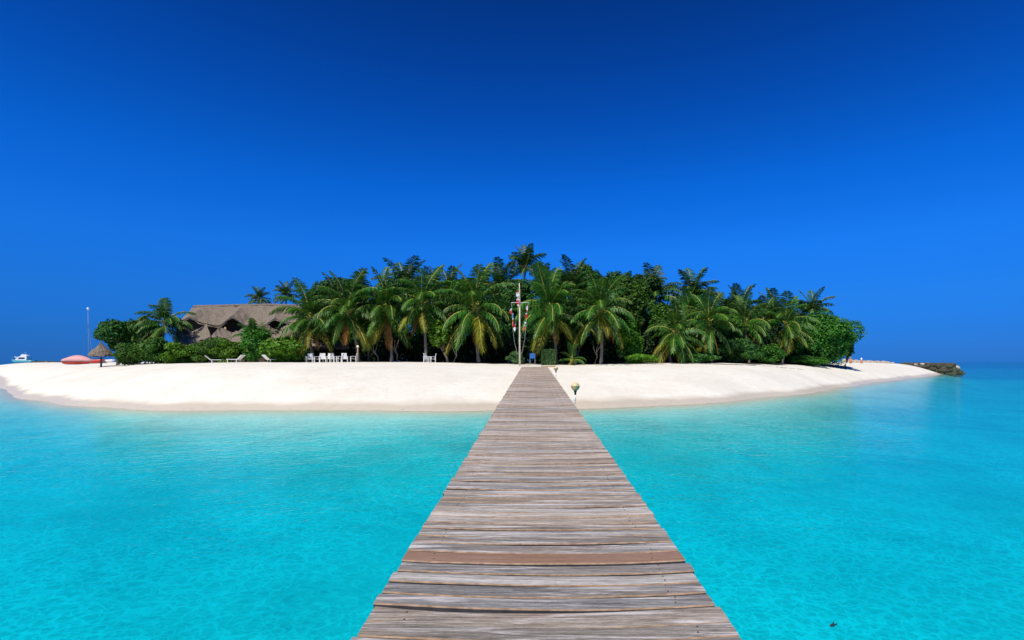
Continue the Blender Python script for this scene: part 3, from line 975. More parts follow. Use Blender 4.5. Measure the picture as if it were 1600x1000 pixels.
def bush(px, top, half, Y, label, mat='broad', leaf=.17, n=3200, **kw):
    bot = 567 if 'bot' not in kw else kw.pop('bot')
    rz = (bot - top) / 2 + 2
    return tree(px, (top + bot) / 2, half, rz, Y, label, 'bush', GBU, mat, leaf * 1.2, int(n * .85), 14, False, name='bush', **kw)
bush(201, 537, 25, 44.8, 'leftmost low bush beside the thatched parasol', 'broad', n=5200)
bush(236, 529, 36, 44.9, 'low bush under the lone palm', 'broad', n=7000)
bush(281, 533, 34, 44.4, 'low bush under the left corner of the thatched roof', 'broad_bright', .18, n=6200)
bush(322, 528, 36, 44.9, 'low bush in front of the left roof gable, behind the left white lounger', 'broad', n=7000)
bush(358, 533, 31, 45.1, 'low bush in front of the middle of the thatched roof', 'broad_bright', .18, n=5600)
bush(400, 510, 30, 44.7, 'tall bush with the young spiky palm growing out of it', 'broad', n=7500)
bush(443, 524, 36, 43.9, 'bright yellow green bush at the left end of the white chairs', 'broad_bright', .21, 6400)
bush(808, 549, 17, 44.6, 'fuzzy grey green shrub at the foot of the flagpole', 'shrub_grey', .10, 4500)
bush(1000, 552, 26, 45.5, 'low bright bush under the shrubby tree right of the jetty', 'broad_bright', .16, 3500)
bush(1152, 531, 40, 52.5, 'dark rounded bush on the right beach under the palms', 'broad_dark', .18, 6500, bot=566)
bush(1200, 538, 27, 55, 'mottled bush between the dark rounded bush and right end tree', 'broad', .18, 4500, bot=570)
bush(1262, 555, 34, 60, 'low bush at the foot of the right end tree', 'broad', .18, 4200, bot=568)
bush(1085, 552, 34, 49.5, 'low dark bush under the two right hand palms', 'broad_dark', .17, 4200, bot=567)
# clipped hedge block
def hedge_block():
    rs = np.random.RandomState(77)
    Y = 44.2
    x0 = at(857, Y)
    root = empty('clipped_hedge', (x0, Y, ground(x0, Y)), 'square clipped green hedge block at the end of the jetty', 'hedge')
    w, h, d = 22 / FPX * Y, 24 / FPX * Y, .9
    n = 6500
    p = rs.uniform(-.5, .5, (n, 3))
    ax = rs.randint(0, 3, n)
    p[np.arange(n), ax] = np.sign(p[np.arange(n), ax]) * rs.uniform(.42, .52, n)
    nrm = np.zeros((n, 3))
    nrm[np.arange(n), ax] = np.sign(p[np.arange(n), ax])
    p = p * np.array([w, d, h]) + np.array([0, 0, h / 2])
    nrm = nrm * .7 + rs.normal(size=(n, 3)) * .5 + np.array([0, 0, .3])
    nrm /= np.linalg.norm(nrm, axis=1, keepdims=True)
    t = np.cross(nrm, rs.normal(size=nrm.shape)); t /= np.linalg.norm(t, axis=1, keepdims=True)
    b = np.cross(nrm, t)
    s = .11 * rs.uniform(.6, 1.3, (n, 1))
    q = np.stack([p - t * s * .5, p + b * s * .3, p + t * s * .5, p - b * s * .3], 1).reshape(-1, 3)
    q[:, 2] = np.maximum(q[:, 2], .02)
    link('foliage', np_mesh('foliage', q, np.arange(len(q)).reshape(-1, 4), M['shrub_grey']), root)
    mb = MB()
    for k in range(5):
        mb.tube([(-w * .3 + k * w * .15, 0, -.05), (-w * .32 + k * w * .16, .05, h * .8)], .025, 6)
    mb.build('stems', M['bark_dark'], root, True)
hedge_block()

# inner jungle nobody could count
SKX = [470, 490, 525, 565, 600, 640, 680, 720, 760, 800, 840, 870, 910, 940, 970, 1000, 1030, 1060, 1100, 1140, 1180, 1220, 1260, 1300, 1325]
SKR = [470, 452, 445, 455, 446, 440, 441, 440, 440, 438, 434, 430, 424, 430, 434, 442, 452, 462, 476, 482, 487, 488, 494, 508, 528]
def jungle():
    rs = np.random.RandomState(5)
    blobs, per = [], []
    for _ in range(260):
        px = rs.uniform(478, 1315)
        Y0 = vegy(at(px, 52)) + rs.uniform(7, 22)
        top = zat(np.interp(px, SKX, SKR) + rs.uniform(14, 75), Y0)
        r_ = rs.uniform(.9, 1.7)
        blobs.append((np.array([at(px, Y0), Y0, top - r_]), (r_ * 1.2, r_ * 1.1, r_)))
        per.append(int(240 * r_ * r_))
    V, F = leaf_cloud(rs, blobs, per, .30, .6)
    o = link('jungle', np_mesh('jungle', V, F, M['broad_dark']))
    tag(o, 'dense dark green jungle filling the island behind the front palms', 'jungle', None, 'stuff')
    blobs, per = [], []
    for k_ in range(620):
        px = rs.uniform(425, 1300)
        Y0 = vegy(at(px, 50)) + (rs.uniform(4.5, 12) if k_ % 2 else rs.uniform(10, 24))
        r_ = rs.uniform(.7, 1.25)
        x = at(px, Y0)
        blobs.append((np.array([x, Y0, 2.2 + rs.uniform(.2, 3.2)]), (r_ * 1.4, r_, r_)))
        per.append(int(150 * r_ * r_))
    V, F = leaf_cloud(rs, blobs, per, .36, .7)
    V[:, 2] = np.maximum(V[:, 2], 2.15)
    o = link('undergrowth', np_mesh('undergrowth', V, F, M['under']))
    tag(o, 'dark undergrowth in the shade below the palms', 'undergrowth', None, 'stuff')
jungle()
# thin stems standing in the shade
def thin_trunk(px, px2, row2, Y, label):
    x = at(px, Y)
    b = Vector((x, Y, ground(x, Y) - .05))
    root = empty('bare_tree', b, label, 'tree', 'thin bare stems under the palms')
    e = Vector((at(px2, Y), Y, zat(row2, Y))) - b
    mb = MB()
    mb.tube([(0, 0, 0), e * .35 + Vector((.12, 0, 0)), e * .7 - Vector((.08, 0, 0)), e], [.06, .05, .04, .025], 7)
    mb.build('trunk', M['bark'], root, True)
    mb = MB()
    mb.tube([e * .45, e * .7 + Vector((-.35, .05, .1)), e * .9 + Vector((-.5, .1, .4))], [.035, .025, .012], 6)
    mb.tube([e * .6, e * .9 + Vector((.3, -.05, .1)), e + Vector((.5, .1, .5))], [.03, .02, .012], 6)
    mb.build('limbs', M['bark'], root, True)
thin_trunk(708, 716, 536, 45.2, 'pale crooked bare stem between the white chair pair and the fan palm')
thin_trunk(591, 583, 540, 46, 'thin leaning bare stem right of the cream knobbed post')
thin_trunk(620, 617, 532, 46.4, 'thin bare stem in the shade under the broad drooping palm')
thin_trunk(928, 936, 535, 45.6, 'thin pale leaning stem just left of the orange fronded palm trunk')

# ------------------------------------------------------------------ thatched house
def slab(mb, top, bot, th=.22, cols=3, rows_=5, rs=None):
    """thatch sheet: top and bottom polylines (same length, world points), ragged, with thickness"""
    def dens(pl):
        out = []
        for a, b in zip(pl[:-1], pl[1:]):
            for k in range(cols): out.append(a.lerp(b, k / cols))
        out.append(pl[-1])
        return out
    T, B = dens(top), dens(bot)
    up, dn = [], []
    for j in range(rows_ + 1):
        f = j / rows_
        up.append([T[i].lerp(B[i], f) + Vector((rs.normal() * .02, -.06 * f + rs.normal() * .03, rs.normal() * .035 + th / 2 + (.05 if 0 < j < rows_ else 0))) for i in range(len(T))])
        dn.append([p + Vector((0, .05, -th)) for p in up[-1]])
    secs = [u + d[::-1] for u, d in zip(up, dn)]
    mb.loft(secs)

def house():
    rs = np.random.RandomState(2)
    base = P(365, 570, 52)
    base.z = 2.15
    root = empty('thatched_house', base, 'large house with a grey brown thatched roof behind the left bushes', 'house')
    def pts(l): return [P(*q) - base for q in l]
    mb = MB()
    ridge = pts([(303, 481, 56.5), (325, 480.5, 56.5), (345, 480, 56.5), (362, 479.5, 56.5), (382, 479, 56.5), (400, 479, 56.5), (420, 478.5, 56.5), (436, 479, 56.5), (450, 479.5, 56.5), (470, 480, 56.5)])
    eave = pts([(277, 508, 51), (297, 495, 51), (318, 506.5, 51), (341, 511, 51), (363, 495, 51), (383, 509.5, 51), (408, 511, 51), (430, 499, 51), (447, 504, 51), (476, 510, 51)])
    slab(mb, ridge, eave, .25, 3, 7, rs)
    back = [Vector((p.x, p.y + 5.5 - .0, 3.9 + .0)) for p in ridge]
    slab(mb, [p + Vector((0, .05, .02)) for p in ridge], back, .25, 2, 4, rs)
    mb.build('roof', M['thatch'], root)
    mb = MB()
    mb.tube([p + Vector((0, 0, .13)) for p in ridge], .16, 8)
    mb.build('roof_ridge', M['thatch'], root, True)
    lows = [([(280, 510, 49.6), (289, 516, 49.8), (299, 520, 50), (311, 515, 49.8), (322, 507.5, 49.6)], [(272, 531, 47.6), (284, 536, 47.6), (299, 538, 47.6), (315, 533, 47.6), (330, 527, 47.6)]),
            ([(345, 511.5, 49.6), (353, 517, 49.8), (363, 521, 50), (372, 519, 49.8), (383, 512.5, 49.6)], [(328, 530, 47.6), (345, 534, 47.6), (363, 538, 47.6), (379, 536, 47.6), (396, 529, 47.6)]),
            ([(417, 509, 49.6), (424, 513, 49.8), (432, 517, 50), (440, 514, 49.8), (449, 508, 49.6)], [(400, 530, 47.6), (416, 534, 47.6), (432, 537, 47.6), (448, 534, 47.6), (462, 529, 47.6)])]
    for t, b in lows:
        mb = MB()
        slab(mb, pts(t), pts(b), .20, 3, 5, rs)
        mb.build('porch_roof', M['thatch'], root)
    # walls and posts under the roofs
    mb = MB()
    a, b = P(279, 512, 53) - base, P(472, 512, 53) - base
    mb.box(((a.x + b.x) / 2, a.y + 2.2, 2.33), (b.x - a.x, 4.2, 4.62))
    mb.build('wall', M['timber'], root)
    for px in (288, 322, 352, 384, 416, 450):
        mb = MB()
        q = P(px, 520, 50.2) - base
        mb.tube([(q.x, q.y, -.1), (q.x, q.y, q.z + .55)], .09, 8)
        mb.build('post', M['gold_wood'], root, True)
house()
def hut():
    rs = np.random.RandomState(8)
    base = P(515, 560, 50)
    base.z = 2.2
    root = empty('thatched_shelter', base, 'low thatched shelter half hidden in shade behind the white chair row', 'shelter')
    def pts(l): return [P(*q) - base for q in l]
    mb = MB()
    slab(mb, pts([(488, 527, 51), (515, 525, 51), (540, 527, 51)]), pts([(482, 543, 48.6), (515, 545, 48.6), (546, 543, 48.6)]), .2, 4, 4, rs)
    slab(mb, pts([(488, 527, 51.05), (515, 525, 51.05), (540, 527, 51.05)]), pts([(484, 541, 53.4), (515, 542, 53.4), (544, 541, 53.4)]), .2, 4, 4, rs)
    mb.build('roof', M['thatch'], root)
    for px, Y in ((487, 49.2), (541, 49.2), (488, 52.8), (541, 52.8)):
        mb = MB()
        q = P(px, 542, Y) - base
        mb.tube([(q.x, q.y, -.1), (q.x, q.y, q.z + .12)], .07, 8)
        mb.build('post', M['timber'], root, True)
hut()

# thatched parasol
def parasol(px, Y, h, rad, label, seed):
    r = random.Random(seed)
    x = at(px, Y)
    root = empty('thatched_parasol', (x, Y, ground(x, Y)), label, 'parasol', None)
    mb = MB()
    mb.tube([(0, 0, -.1), (0, 0, h)], [.075, .06], 8)
    mb.build('post', M['timber'], root, True)
    mb = MB()
    n = 40
    z0 = h - .85
    prof = [(.05, h + .28), (.11, h + .12), (rad * .35, h - .16), (rad * .7, h - .50), (rad * .93, z0 + .06)]
    secs = []
    for q, z in prof:
        secs.append([Vector((q * math.cos(2 * math.pi * k / n) * (1 + r.gauss(0, .03)), q * math.sin(2 * math.pi * k / n) * (1 + r.gauss(0, .03)), z + r.gauss(0, .02))) for k in range(n)])
    secs.append([Vector((rad * (1 + r.gauss(0, .06)) * math.cos(2 * math.pi * k / n), rad * (1 + r.gauss(0, .06)) * math.sin(2 * math.pi * k / n), z0 - r.uniform(.02, .25))) for k in range(n)])
    secs.append([Vector((rad * .88 * math.cos(2 * math.pi * k / n), rad * .88 * math.sin(2 * math.pi * k / n), z0)) for k in range(n)])
    secs.append([Vector((.09 * math.cos(2 * math.pi * k / n), .09 * math.sin(2 * math.pi * k / n), h - .05)) for k in range(n)])
    mb.loft(secs, True, False)
    mb.build('thatch_top', M['thatch'], root)
    for k in range(4):
        a = k * math.pi / 2 + .6
        mb = MB()
        mb.tube([(0, 0, z0 - .35), (rad * .75 * math.cos(a), rad * .75 * math.sin(a), z0 + .05)], .03, 6)
        mb.build('brace', M['timber'], root)
parasol(158, 46, 1.95, .95, 'round thatched parasol on a post at the left end of the beach', 3)

# ------------------------------------------------------------------ beach furniture
def make_chair():
    root = empty('beach_chair', (0, 0, 0), 'x', 'chair', 'white beach chairs on the sand')
    m = M['white_plastic']
    tilt = Matrix.Rotation(R(-14), 3, 'X')
    mb = MB()
    for k in range(5):
        mb.box((0, -.20 + k * .10, .37 - k * .012), (.52, .085, .025))
    mb.build('seat', m, root)
    mb = MB()
    for k in range(5):
        mb.box((-.20 + k * .10, .27 + .0, .62), (.085, .025, .60), tilt)
    mb.box((0, .33, .88), (.50, .03, .06), tilt)
    mb.build('backrest', m, root)
    for s in (-1, 1):
        mb = MB()
        mb.box((s * .29, .0, .58), (.09, .60, .028))
        mb.build('armrest', m, root)
        for y, hh in ((-.25, .57), (.25, .57)):
            mb = MB()
            mb.box((s * .285, y, hh / 2 - .03), (.045, .055, hh + .05))
            mb.build('leg', m, root)
    return root
def copy_tree(o, parent=None):
    c = o.copy()
    COL.objects.link(c)
    if parent: c.parent = parent
    for ch in list(o.children): copy_tree(ch, c)
    return c
chairs = [(484, 43.9, 12, 'first white chair of the row, touching the bright yellow green bush'),
          (495, 44.1, -60, 'second white chair of the row, turned sideways next to the first'),
          (504, 43.9, 20, 'third white chair of the row, at the left end of the second cluster'),
          (511, 44.2, -30, 'fourth white chair of the row, closing the second cluster'),
          (522, 43.9, 65, 'fifth white chair of the row, facing its neighbour at the middle'),
          (530, 44.1, -65, 'sixth white chair of the row, back to back with the fifth'),
          (538, 43.9, 25, 'seventh white chair of the row, left of the sideways last chair'),
          (552, 44.0, -68, 'last white chair of the row, beside the cream knobbed post'),
          (668, 43.9, 70, 'left chair of the separate white pair near the bare brown palm trunk'),
          (676, 44.1, -75, 'right chair of the separate white pair near the bare brown palm trunk')]
ch0 = make_chair()
for i, (px, Y, rz, lab) in enumerate(chairs):
    o = ch0 if i == 0 else copy_tree(ch0)
    x = at(px, Y)
    o.location = (x, Y, ground(x, Y) - .01)
    o.rotation_euler.z = R(rz)
    o.scale = (.86,) * 3
    o['label'] = lab
def make_lounger():
    root = empty('sun_lounger', (0, 0, 0), 'x', 'sun lounger', 'white sun loungers before the bushes')
    m = M['white_plastic']
    mb = MB(); mb.box((.28, 0, .32), (1.25, .58, .05)); mb.build('bed', m, root)
    mb = MB(); mb.box((-.58, 0, .52), (.68, .58, .05), Matrix.Rotation(R(42), 3, 'Y')); mb.build('backrest', m, root)
    for sx in (-.25, .8):
        for sy in (-.24, .24):
            mb = MB(); mb.box((sx, sy, .145), (.05, .05, .32)); mb.build('leg', m, root)
    return root
lg = make_lounger()
for i, (px, Y, rz, lab) in enumerate([(336, 44.1, 20, 'left white sun lounger in front of the bushes'),
                                      (369, 44.0, 168, 'middle white sun lounger in front of the bushes, facing the left one'),
                                      (424, 43.6, 60, 'white sun lounger half hidden at the foot of the bright yellow green bush')]):
    o = lg if i == 0 else copy_tree(lg)
    x = at(px, Y)
    o.location = (x, Y, ground(x, Y) - .01)
    o.rotation_euler.z = R(rz)
    o.scale = (.85, .85, .85)
    o['label'] = lab
# knob post
x = at(559, 43.6)
rt = empty('garden_post', (x, 43.6, ground(x, 43.6)), 'slim wooden post with a cream knob at the right end of the chair row', 'post')
mb = MB(); mb.tube([(0, 0, -.1), (0, 0, 1.22)], .045, 8); mb.build('post', M['gold_wood'], rt, True)
mb = MB(); mb.lathe([(.05, 1.22), (.10, 1.27), (.11, 1.33), (.08, 1.41), (.02, 1.44)], 12); mb.build('knob', M['pole_paint'], rt, True)
# blue awning seen down the path
x = at(832, 49)
rt = empty('blue_awning', (x, 49, ground(x, 49)), 'small blue canvas awning in the shade right of the flagpole', 'awning')
rt.scale = (.75, .75, .9)
for sx in (-.32, .32):
    for sy in (-.3, .3):
        mb = MB(); mb.tube([(sx, sy, -.1), (sx, sy, 1.0 + (.12 if sy > 0 else 0))], .02, 6); mb.build('post', M['white_paint'], rt)
mb = MB()
mb.loft([[Vector((-.36, -.36, .55)), Vector((.36, -.36, .55)), Vector((.36, -.35, .53)), Vector((-.36, -.35, .53))],
         [Vector((-.36, -.34, 1.02)), Vector((.36, -.34, 1.02)), Vector((.36, -.33, 1.0)), Vector((-.36, -.33, 1.0))],
         [Vector((-.36, .36, 1.16)), Vector((.36, .36, 1.16)), Vector((.36, .35, 1.13)), Vector((-.36, .35, 1.13))]])
mb.build('canopy', M['blue_cloth'], rt)

# ------------------------------------------------------------------ flagpole and signal flags
FY = 41.2
fx = at(812, FY)
fz = ground(fx, FY)
pole = empty('flagpole', (fx, FY, fz), 'tall cream flagpole with a crossbar at the end of the jetty', 'flagpole')
H_ = zat(444, FY) - fz
mb = MB(); mb.tube([(0, 0, -.2), (0, 0, H_ * .75), (-.03, 0, H_)], [.074, .060, .034], 10); mb.build('pole', M['pole_paint'], pole, True)
hb = zat(473, FY) - fz
mb = MB(); mb.tube([(-.68, -.09, hb), (.74, -.09, hb)], .022, 8); mb.build('crossbar', M['white_paint'], pole, True)
mb = MB(); mb.box((0, -.09, hb), (.14, .10, .12)); mb.build('bracket', M['steel'], pole)
for nm, sx, ex in (('halyard', -.66, -.45), ('halyard', .70, .40)):
    mb = MB(); mb.tube([(sx, -.09, hb), ((sx + ex) / 2 - .02, -.10, hb - 1.6), (ex, -.09, hb - 3.0), (ex * .4, -.09, .9)], .006, 5); mb.build(nm, M['white_paint'], pole)
mb = MB(); mb.lathe([(.02, H_), (.045, H_ + .03), (.03, H_ + .07), (.004, H_ + .085)], 10, (-.03, 0, 0)); mb.build('finial', M['pole_paint'], pole, True)

def flag_mat(name, cols):
    m, n, l, b = new_mat(name)
    t = N(n, 'ShaderNodeTexCoord')
    s = N(n, 'ShaderNodeSeparateXYZ')
    l.new(t.outputs['Generated'], s.inputs[0])
    r = n.new('ShaderNodeValToRGB')
    r.color_ramp.interpolation = 'CONSTANT'
    while len(r.color_ramp.elements) < len(cols): r.color_ramp.elements.new(.5)
    for i, (e, c) in enumerate(zip(r.color_ramp.elements, cols)):
        e.position = i / len(cols)
        e.color = (*c, 1)
    l.new(s.outputs[2], r.inputs[0])
    l.new(r.outputs[0], b.inputs['Base Color'])
    b.inputs['Roughness'].default_value = .8
    return m
cR, cW, cB, cG, cO, cY = (.55, .02, .02), (.78, .76, .74), (.05, .18, .50), (.06, .26, .08), (.62, .12, .02), (.60, .50, .06)
def flag(px, r0, r1, cols, label, w=.2, seed=0, lean=0):
    """a limp flag hanging from row r0 to row r1"""
    r = random.Random(seed)
    top, bot = P(px, r0, FY), P(px + lean, r1, FY)
    n, k = 10, 9
    h = (top.z - bot.z)
    secs = []
    for i in range(n + 1):
        f = i / n
        ww = .8 * w * (.35 + 1.0 * math.sin(math.pi * (.08 + .84 * f)))
        row_ = []
        for j in range(k):
            u = j / (k - 1)
            row_.append(Vector((-(u) * ww + (bot.x - top.x) * f, .05 * math.sin(u * 9 + f * 2 + seed), -h * f + .04 * math.sin(u * 5 + seed) - .10 * u)))
        row_b = [p + Vector((0, .008, 0)) for p in row_[::-1]]
        secs.append(row_ + row_b)
    mb = MB()
    mb.loft(secs)
    o = mb.build('signal_flag', flag_mat('flag_cloth', cols), None, True, top + Vector((0, -.11, 0)))
    tag(o, label, 'flag', 'limp signal flags on the flagpole')
flag(811, 447, 456, [cR, cG, cR], 'small green and red pennant at the very top of the flagpole', .16, 1)
flag(811, 454, 465, [cB, cW, cW, cR], 'white and red flag wrapped below the top of the flagpole', .22, 2)
flag(811, 463, 478, [cW, cR, cR, cW, cY], 'red and white flag hanging across the crossbar joint', .2, 3)
flag(799.5, 481, 490, [cR, cR, cO, cW, cW], 'upper white over red flag hanging on the left halyard', .16, 4)
flag(802, 489, 498, [cW, cB, cB, cW], 'small pale blue flag in the middle of the left halyard', .12, 5, 1)
flag(803, 499, 509, [cR, cR, cO, cO], 'orange flag low on the left halyard', .14, 6)
flag(806, 505, 516, [cW, cW, cR, cW], 'lowest white and red flag on the left halyard', .18, 7)
flag(825, 475, 486, [cR, cW, cW, cR], 'upper red and white flag hanging on the right halyard', .14, 8)
flag(823.5, 488, 497, [cR, cR, cW], 'plain red flag in the middle of the right halyard', .16, 9)
flag(822, 497, 507, [cB, cW, cG, cY], 'yellow and pale blue pennant on the right halyard', .12, 10)
flag(820.5, 507, 516, [cR, cO, cR, cW], 'lowest red and white flag on the right halyard', .15, 11)

# ------------------------------------------------------------------ boats on the left
def hull_secs(Ln, beam, hgt, sheer=.35, bow=.5):
    secs = []
    for i in range(13):
        f = i / 12
        x = (f - .5) * Ln
        w = beam / 2 * (1 - max(0, (f - .45) / .55) ** 2.2) * (.86 + .14 * min(1, f * 4)) + .01
        zt = hgt * (1 + sheer * max(0, f - .3) ** 1.6)
        zb = hgt * .75 * max(0, (f - .72) / .28) ** 2
        x2 = x + bow * f * 0
        secs.append([Vector((x2, -w, zt)), Vector((x2, -w * .88, zb + (zt - zb) * .4)), Vector((x2, -w * .45, zb + .05)), Vector((x2, 0, zb)),
                     Vector((x2, w * .45, zb + .05)), Vector((x2, w * .88, zb + (zt - zb) * .4)), Vector((x2, w, zt)), Vector((x2, 0, zt - .04))])
    return secs
def motor_yacht():
    Y = 600
    x = at(36, Y)
    root = empty('motor_yacht', (x, Y, -.35), 'white and turquoise cabin boat on the sea beyond the left sand tip', 'boat', None, math.pi)
    root.scale = (3.7, 3.7, 4.2)
    mb = MB(); mb.loft(hull_secs(7.2, 2.3, 1.2)); mb.build('hull', M['turq'], root, True)
    mb = MB()
    mb.loft([[Vector((a, s * b, z)) for s, b in ((-1, w), (1, w))] + [Vector((a, w * .8, z + h)), Vector((a, -w * .8, z + h))] for a, w, z, h in ((-1.9, .95, 1.18, 1.05), (.6, .95, 1.2, 1.05), (1.7, .8, 1.3, .35))])
    mb.build('cabin', M['white_paint'], root)
    for s in (-1, 1):
        mb = MB(); mb.box((-.4, s * .90, 1.75), (1.9, .06, .42)); mb.build('window', M['glass_dark'], root)
    mb = MB()
    mb.loft([[Vector((a, -.7, 2.24)), Vector((a, .7, 2.24)), Vector((a, .6, 2.24 + h)), Vector((a, -.6, 2.24 + h))] for a, h in ((-1.7, .28), (-.1, .62), (.3, .1))])
    mb.build('flybridge', M['white_paint'], root)
    mb = MB(); mb.tube([(-.9, 0, 2.5), (-.95, 0, 3.6)], .035, 6); mb.box((-.93, 0, 3.3), (.12, .9, .07)); mb.build('radar_mast', M['white_paint'], root)
    for s in (-1, 1):
        mb = MB()
        mb.tube([(.6, s * 1.1, 1.28), (.6, s * 1.1, 1.7), (3.1, s * .35, 2.1), (3.1, s * .35, 1.6)], .025, 6)
        mb.build('bow_rail', M['steel'], root)
motor_yacht()

M['mast'] = simple('grey_blue_mast', (.20, .27, .36), .5, .1)
def catamaran():
    Y = 70
    x = at(147, Y)
    z = ground(x, Y)
    root = empty('beach_catamaran', (x, Y, z), 'red and white beached catamaran with a bare mast left of the parasol', 'catamaran', None, R(4))
    for s in (-1, 1):
        mb = MB()
        secs = []
        for i in range(11):
            f = i / 10
            xx = (f - .5) * 4.0
            w = .16 * math.sin(math.pi * (.12 + .80 * f)) + .015
            zt = .46 + .10 * f * f
            zb = .02 + .34 * max(0, (f - .65) / .35) ** 2
            secs.append([Vector((xx, s * .95 + a * w, zb + (zt - zb) * b)) for a, b in ((-1, 1), (-.9, .45), (0, 0), (.9, .45), (1, 1))])
        mb.loft(secs)
        mb.build('hull', M['red'] if s < 0 else M['white_paint'], root, True)
    for xx in (-.9, .75):
        mb = MB(); mb.tube([(xx, -1.0, .56), (xx, 1.0, .56)], .045, 8); mb.build('crossbeam', M['steel'], root)
    mb = MB(); mb.box((-.07, 0, .565), (1.55, 1.75, .02)); mb.build('trampoline', M['white_paint'], root)
    mx = at(138, Y) - x
    hm = zat(484, Y) - z
    mb = MB(); mb.tube([(mx + .1, 0, .55), (mx, 0, hm)], [.036, .024], 8); mb.build('mast', M['mast'], root, True)
    mb = MB(); mb.lathe([(.03, hm - .05), (.12, hm + .04), (.15, hm + .16), (.10, hm + .28), (.02, hm + .33)], 12, (mx, 0, 0)); mb.build('mast_float', M['white_paint'], root, True)
    for e in ((1.9, 0, .56), (-.9, -.95, .5), (-.9, .95, .5)):
        mb = MB(); mb.tube([(mx, 0, hm * .78), e], .010, 4); mb.build('stay', M['steel'], root)
catamaran()
def covered_boat():
    Y = 66
    x = at(123, Y)
    z = ground(x, Y)
    root = empty('covered_boat', (x, Y, z), 'beached boat under a faded pink canvas cover left of the mast', 'boat', None, R(-3))
    mb = MB(); mb.loft(hull_secs(3.5, 1.3, .42)); mb.build('hull', M['red'], root, True)
    mb = MB()
    secs = []
    for i in range(13):
        f = i / 12
        xx = (f - .5) * 3.55
        w = .66 * (1 - max(0, (f - .5) / .5) ** 2.2) + .03
        top = .42 + .78 * math.sin(math.pi * min(1, .14 + .80 * f)) ** .8
        secs.append([Vector((xx, -w, .40)), Vector((xx, -w * .8, .40 + (top - .4) * .62)), Vector((xx, 0, top)), Vector((xx, w * .8, .40 + (top - .4) * .62)), Vector((xx, w, .40)), Vector((xx, 0, .38))])
    mb.loft(secs)
    mb.build('canvas_cover', M['pink'], root, True)
covered_boat()

# ------------------------------------------------------------------ stone breakwaters
def stone_mesh(seed):
    rs = np.random.RandomState(seed)
    mb = MB()
    n = 7
    secs = []
    for th in np.linspace(.25, math.pi - .25, 5):
        secs.append([Vector((math.sin(th) * math.cos(2 * math.pi * k / n) * (1 + rs.normal() * .14), math.sin(th) * math.sin(2 * math.pi * k / n) * (1 + rs.normal() * .14), math.cos(th) * (1 + rs.normal() * .1))) for k in range(n)])
    mb.loft(secs)
    return mb.mesh('stone', M['coral'])
M['coral'] = simple('coral_stone', (.062, .060, .036), .9, .5, 2.5, .6)
M['coral_pale'] = simple('coral_stone_pale', (.42, .36, .28), .9, .25, 2.5, .6)
SM = [stone_mesh(i) for i in range(8)]
def breakwater(a, b, wid, top0, top1, bot, label, n, size, mat, seed):
    r = random.Random(seed)
    a, b = Vector(a), Vector(b)
    c = (a + b) / 2
    root = empty('stone_breakwater', (c.x, c.y, bot), label, 'breakwater', 'low stone breakwaters')
    mb = MB()
    secs = []
    d_ = b - a
    nn_ = Vector((-d_.y, d_.x)).normalized()
    for i in range(21):
        f = i / 20
        q = a + d_ * (.01 + .98 * f) - c
        hh = (top0 + (top1 - top0) * f) - bot - size * .35
        hh *= {0: .4, 18: .85, 19: .6, 20: .22}.get(i, 1)
        secs.append([Vector((q.x + nn_.x * u * wid * .5 + r.gauss(0, .08), q.y + nn_.y * u * wid * .5 + r.gauss(0, .08), max(-.2, z_ * hh + r.gauss(0, .05)))) for u, z_ in ((-1, -.2), (-.95, .5), (-.75, .92), (-.3, 1), (.3, 1), (.75, .92), (.95, .5), (1, -.2))])
    mb.loft(secs)
    mb.build('rubble_core', M['coral'] if mat == 'coral' else M['coral_pale'], root)
    d = b - a
    px_ = Vector((-d.y, d.x)).normalized()
    for i in range(n):
        f = (i + r.random()) / n
        tp = top0 + (top1 - top0) * f
        v = r.uniform(-1, 1)
        hmax = (tp - bot) * (1 - .22 * abs(v) ** 3) * min(1, .35 + (1 - f) * 6)
        q = a + d * f + px_ * v * wid / 2
        zz = hmax * (r.random() ** .55) if i % 3 else hmax
        s = size * r.uniform(.7, 1.3)
        o = link('stone', SM[r.randrange(8)], root)
        o.location = (q.x - c.x, q.y - c.y, max(.1, zz - s * .5))
        o.scale = (s * 1.2, s, s * .75)
        o.rotation_euler = (r.uniform(-.4, .4), r.uniform(-.4, .4), r.uniform(0, 6.28))
        if mat != 'coral' or r.random() < .05:
            o.material_slots[0].link = 'OBJECT'
            o.material_slots[0].material = M['coral_pale'] if mat != 'coral' else M['coral_pale']
YB = 92
breakwater((at(1411, 104), 104), (at(1500, 101), 101), 2.4, 2.2, 2.05, -.4, 'dark stone breakwater jutting into the water beyond the right sand tip', 300, .37, 'coral', 3)
breakwater((at(1318, 92), 92), (at(1396, 100), 100), 1.2, 2.75, 2.35, 1.7, 'low pale stone wall along the back of the right sand tip', 120, .36, 'pale', 4)
breakwater((at(58, 112), 112), (at(104, 104), 104), 1.6, 2.5, 2.3, 1.3, 'low grey stone bank between the cabin boat and pink covered boat', 110, .42, 'coral', 6)
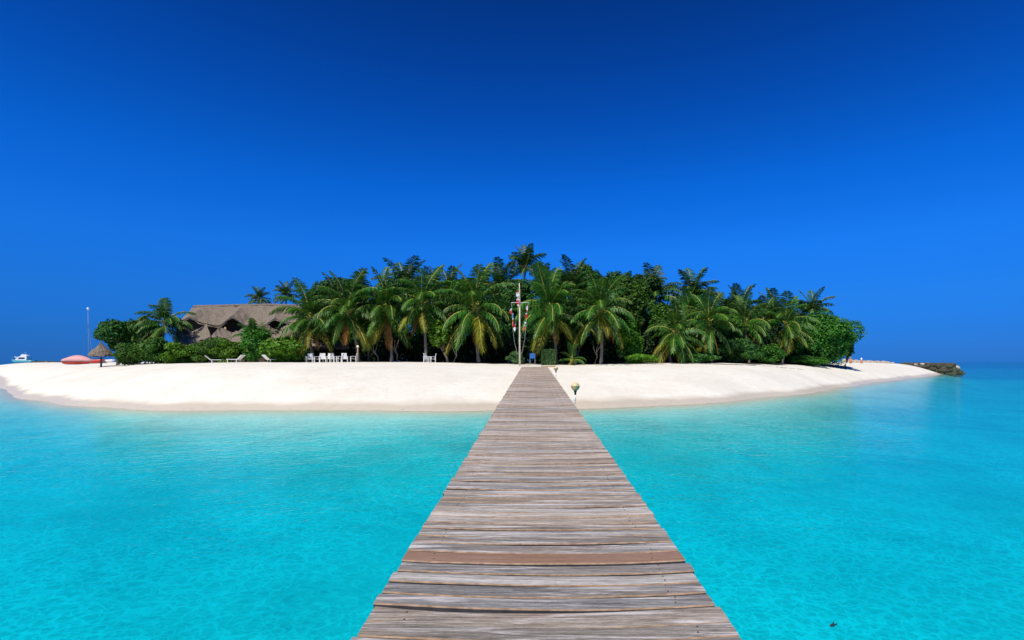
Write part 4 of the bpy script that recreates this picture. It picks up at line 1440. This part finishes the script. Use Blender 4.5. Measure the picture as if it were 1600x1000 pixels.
# marker posts on the right tip
def marker(px, Y, h, label, c1, c2):
    x = at(px, Y)
    rt = empty('marker_post', (x, Y, ground(x, Y)), label, 'post')
    mb = MB(); mb.lathe([(.16, -.05), (.15, h * .5)], 10); mb.build('base', c1, rt, True)
    mb = MB(); mb.lathe([(.12, h * .5), (.13, h * .9), (.06, h)], 10); mb.build('post', c2, rt, True)
marker(1346, 86, .95, 'small white topped orange marker standing by the pale stone wall', simple('orange_paint', (.55, .17, .06), .5), M['white_paint'])
marker(1329, 80, 1.5, 'slim yellow green marker with an orange foot beside the right end tree', simple('orange_foot', (.55, .19, .07), .5), simple('yellow_green_paint', (.30, .40, .16), .5))

# ------------------------------------------------------------------ small things on the sand and in the water
def seaweed():
    rs = np.random.RandomState(12)
    V, F = [], []
    for k in range(520):
        px = rs.uniform(1048, 1180) if k % 4 else rs.uniform(930, 1260)
        Y = vegy(at(px, 46)) - rs.uniform(1.6, 2.4) - (px < 1048) * .6
        x = at(px, Y)
        V.append((x, Y))
    V = np.array(V)
    z = terrain(V[:, 0], V[:, 1])[0]
    q = []
    for (x, y), zz in zip(V, z):
        a, s = rs.uniform(0, 6.28), rs.uniform(.05, .14)
        u = np.array([math.cos(a) * s * 2, math.sin(a) * s, 0]); w = np.array([-math.sin(a) * s * .3, math.cos(a) * s * .3, .02])
        c = np.array([x, y, zz + .025])
        q += [c - u, c + w, c + u, c - w + np.array([0, 0, .03])]
    q = np.array(q)
    o = link('seaweed', np_mesh('seaweed', q, np.arange(len(q)).reshape(-1, 4), simple('dry_seaweed', (.10, .085, .075), .9, .4)))
    tag(o, 'thin dark line of dry seaweed along the sand right of the jetty', 'seaweed', None, 'stuff')
seaweed()
mb = MB()
mb.loft([[Vector((s, w * math.cos(t), h * math.sin(t) + .0)) for t in np.linspace(0, 2 * math.pi, 9)[:-1]] for s, w, h in ((-.040, .002, .003), (-.02, .009, .012), (.005, .011, .015), (.028, .006, .008), (.038, .002, .004))])
mb.add([(.036, 0, .002), (.062, .004, .022), (.054, 0, .0), (.060, .004, -.014)], [(0, 2, 1), (0, 3, 2)])
mb.add([(-.005, 0, .012), (.016, .002, .036), (.018, 0, .010)], [(0, 1, 2)])
fo = mb.build('small_fish', M['dark_fish'], None, True, (at(1301, 4.47), 4.47, .004))
fo.rotation_euler.z = R(20)
tag(fo, 'small dark fish at the water surface right of the jetty', 'fish')
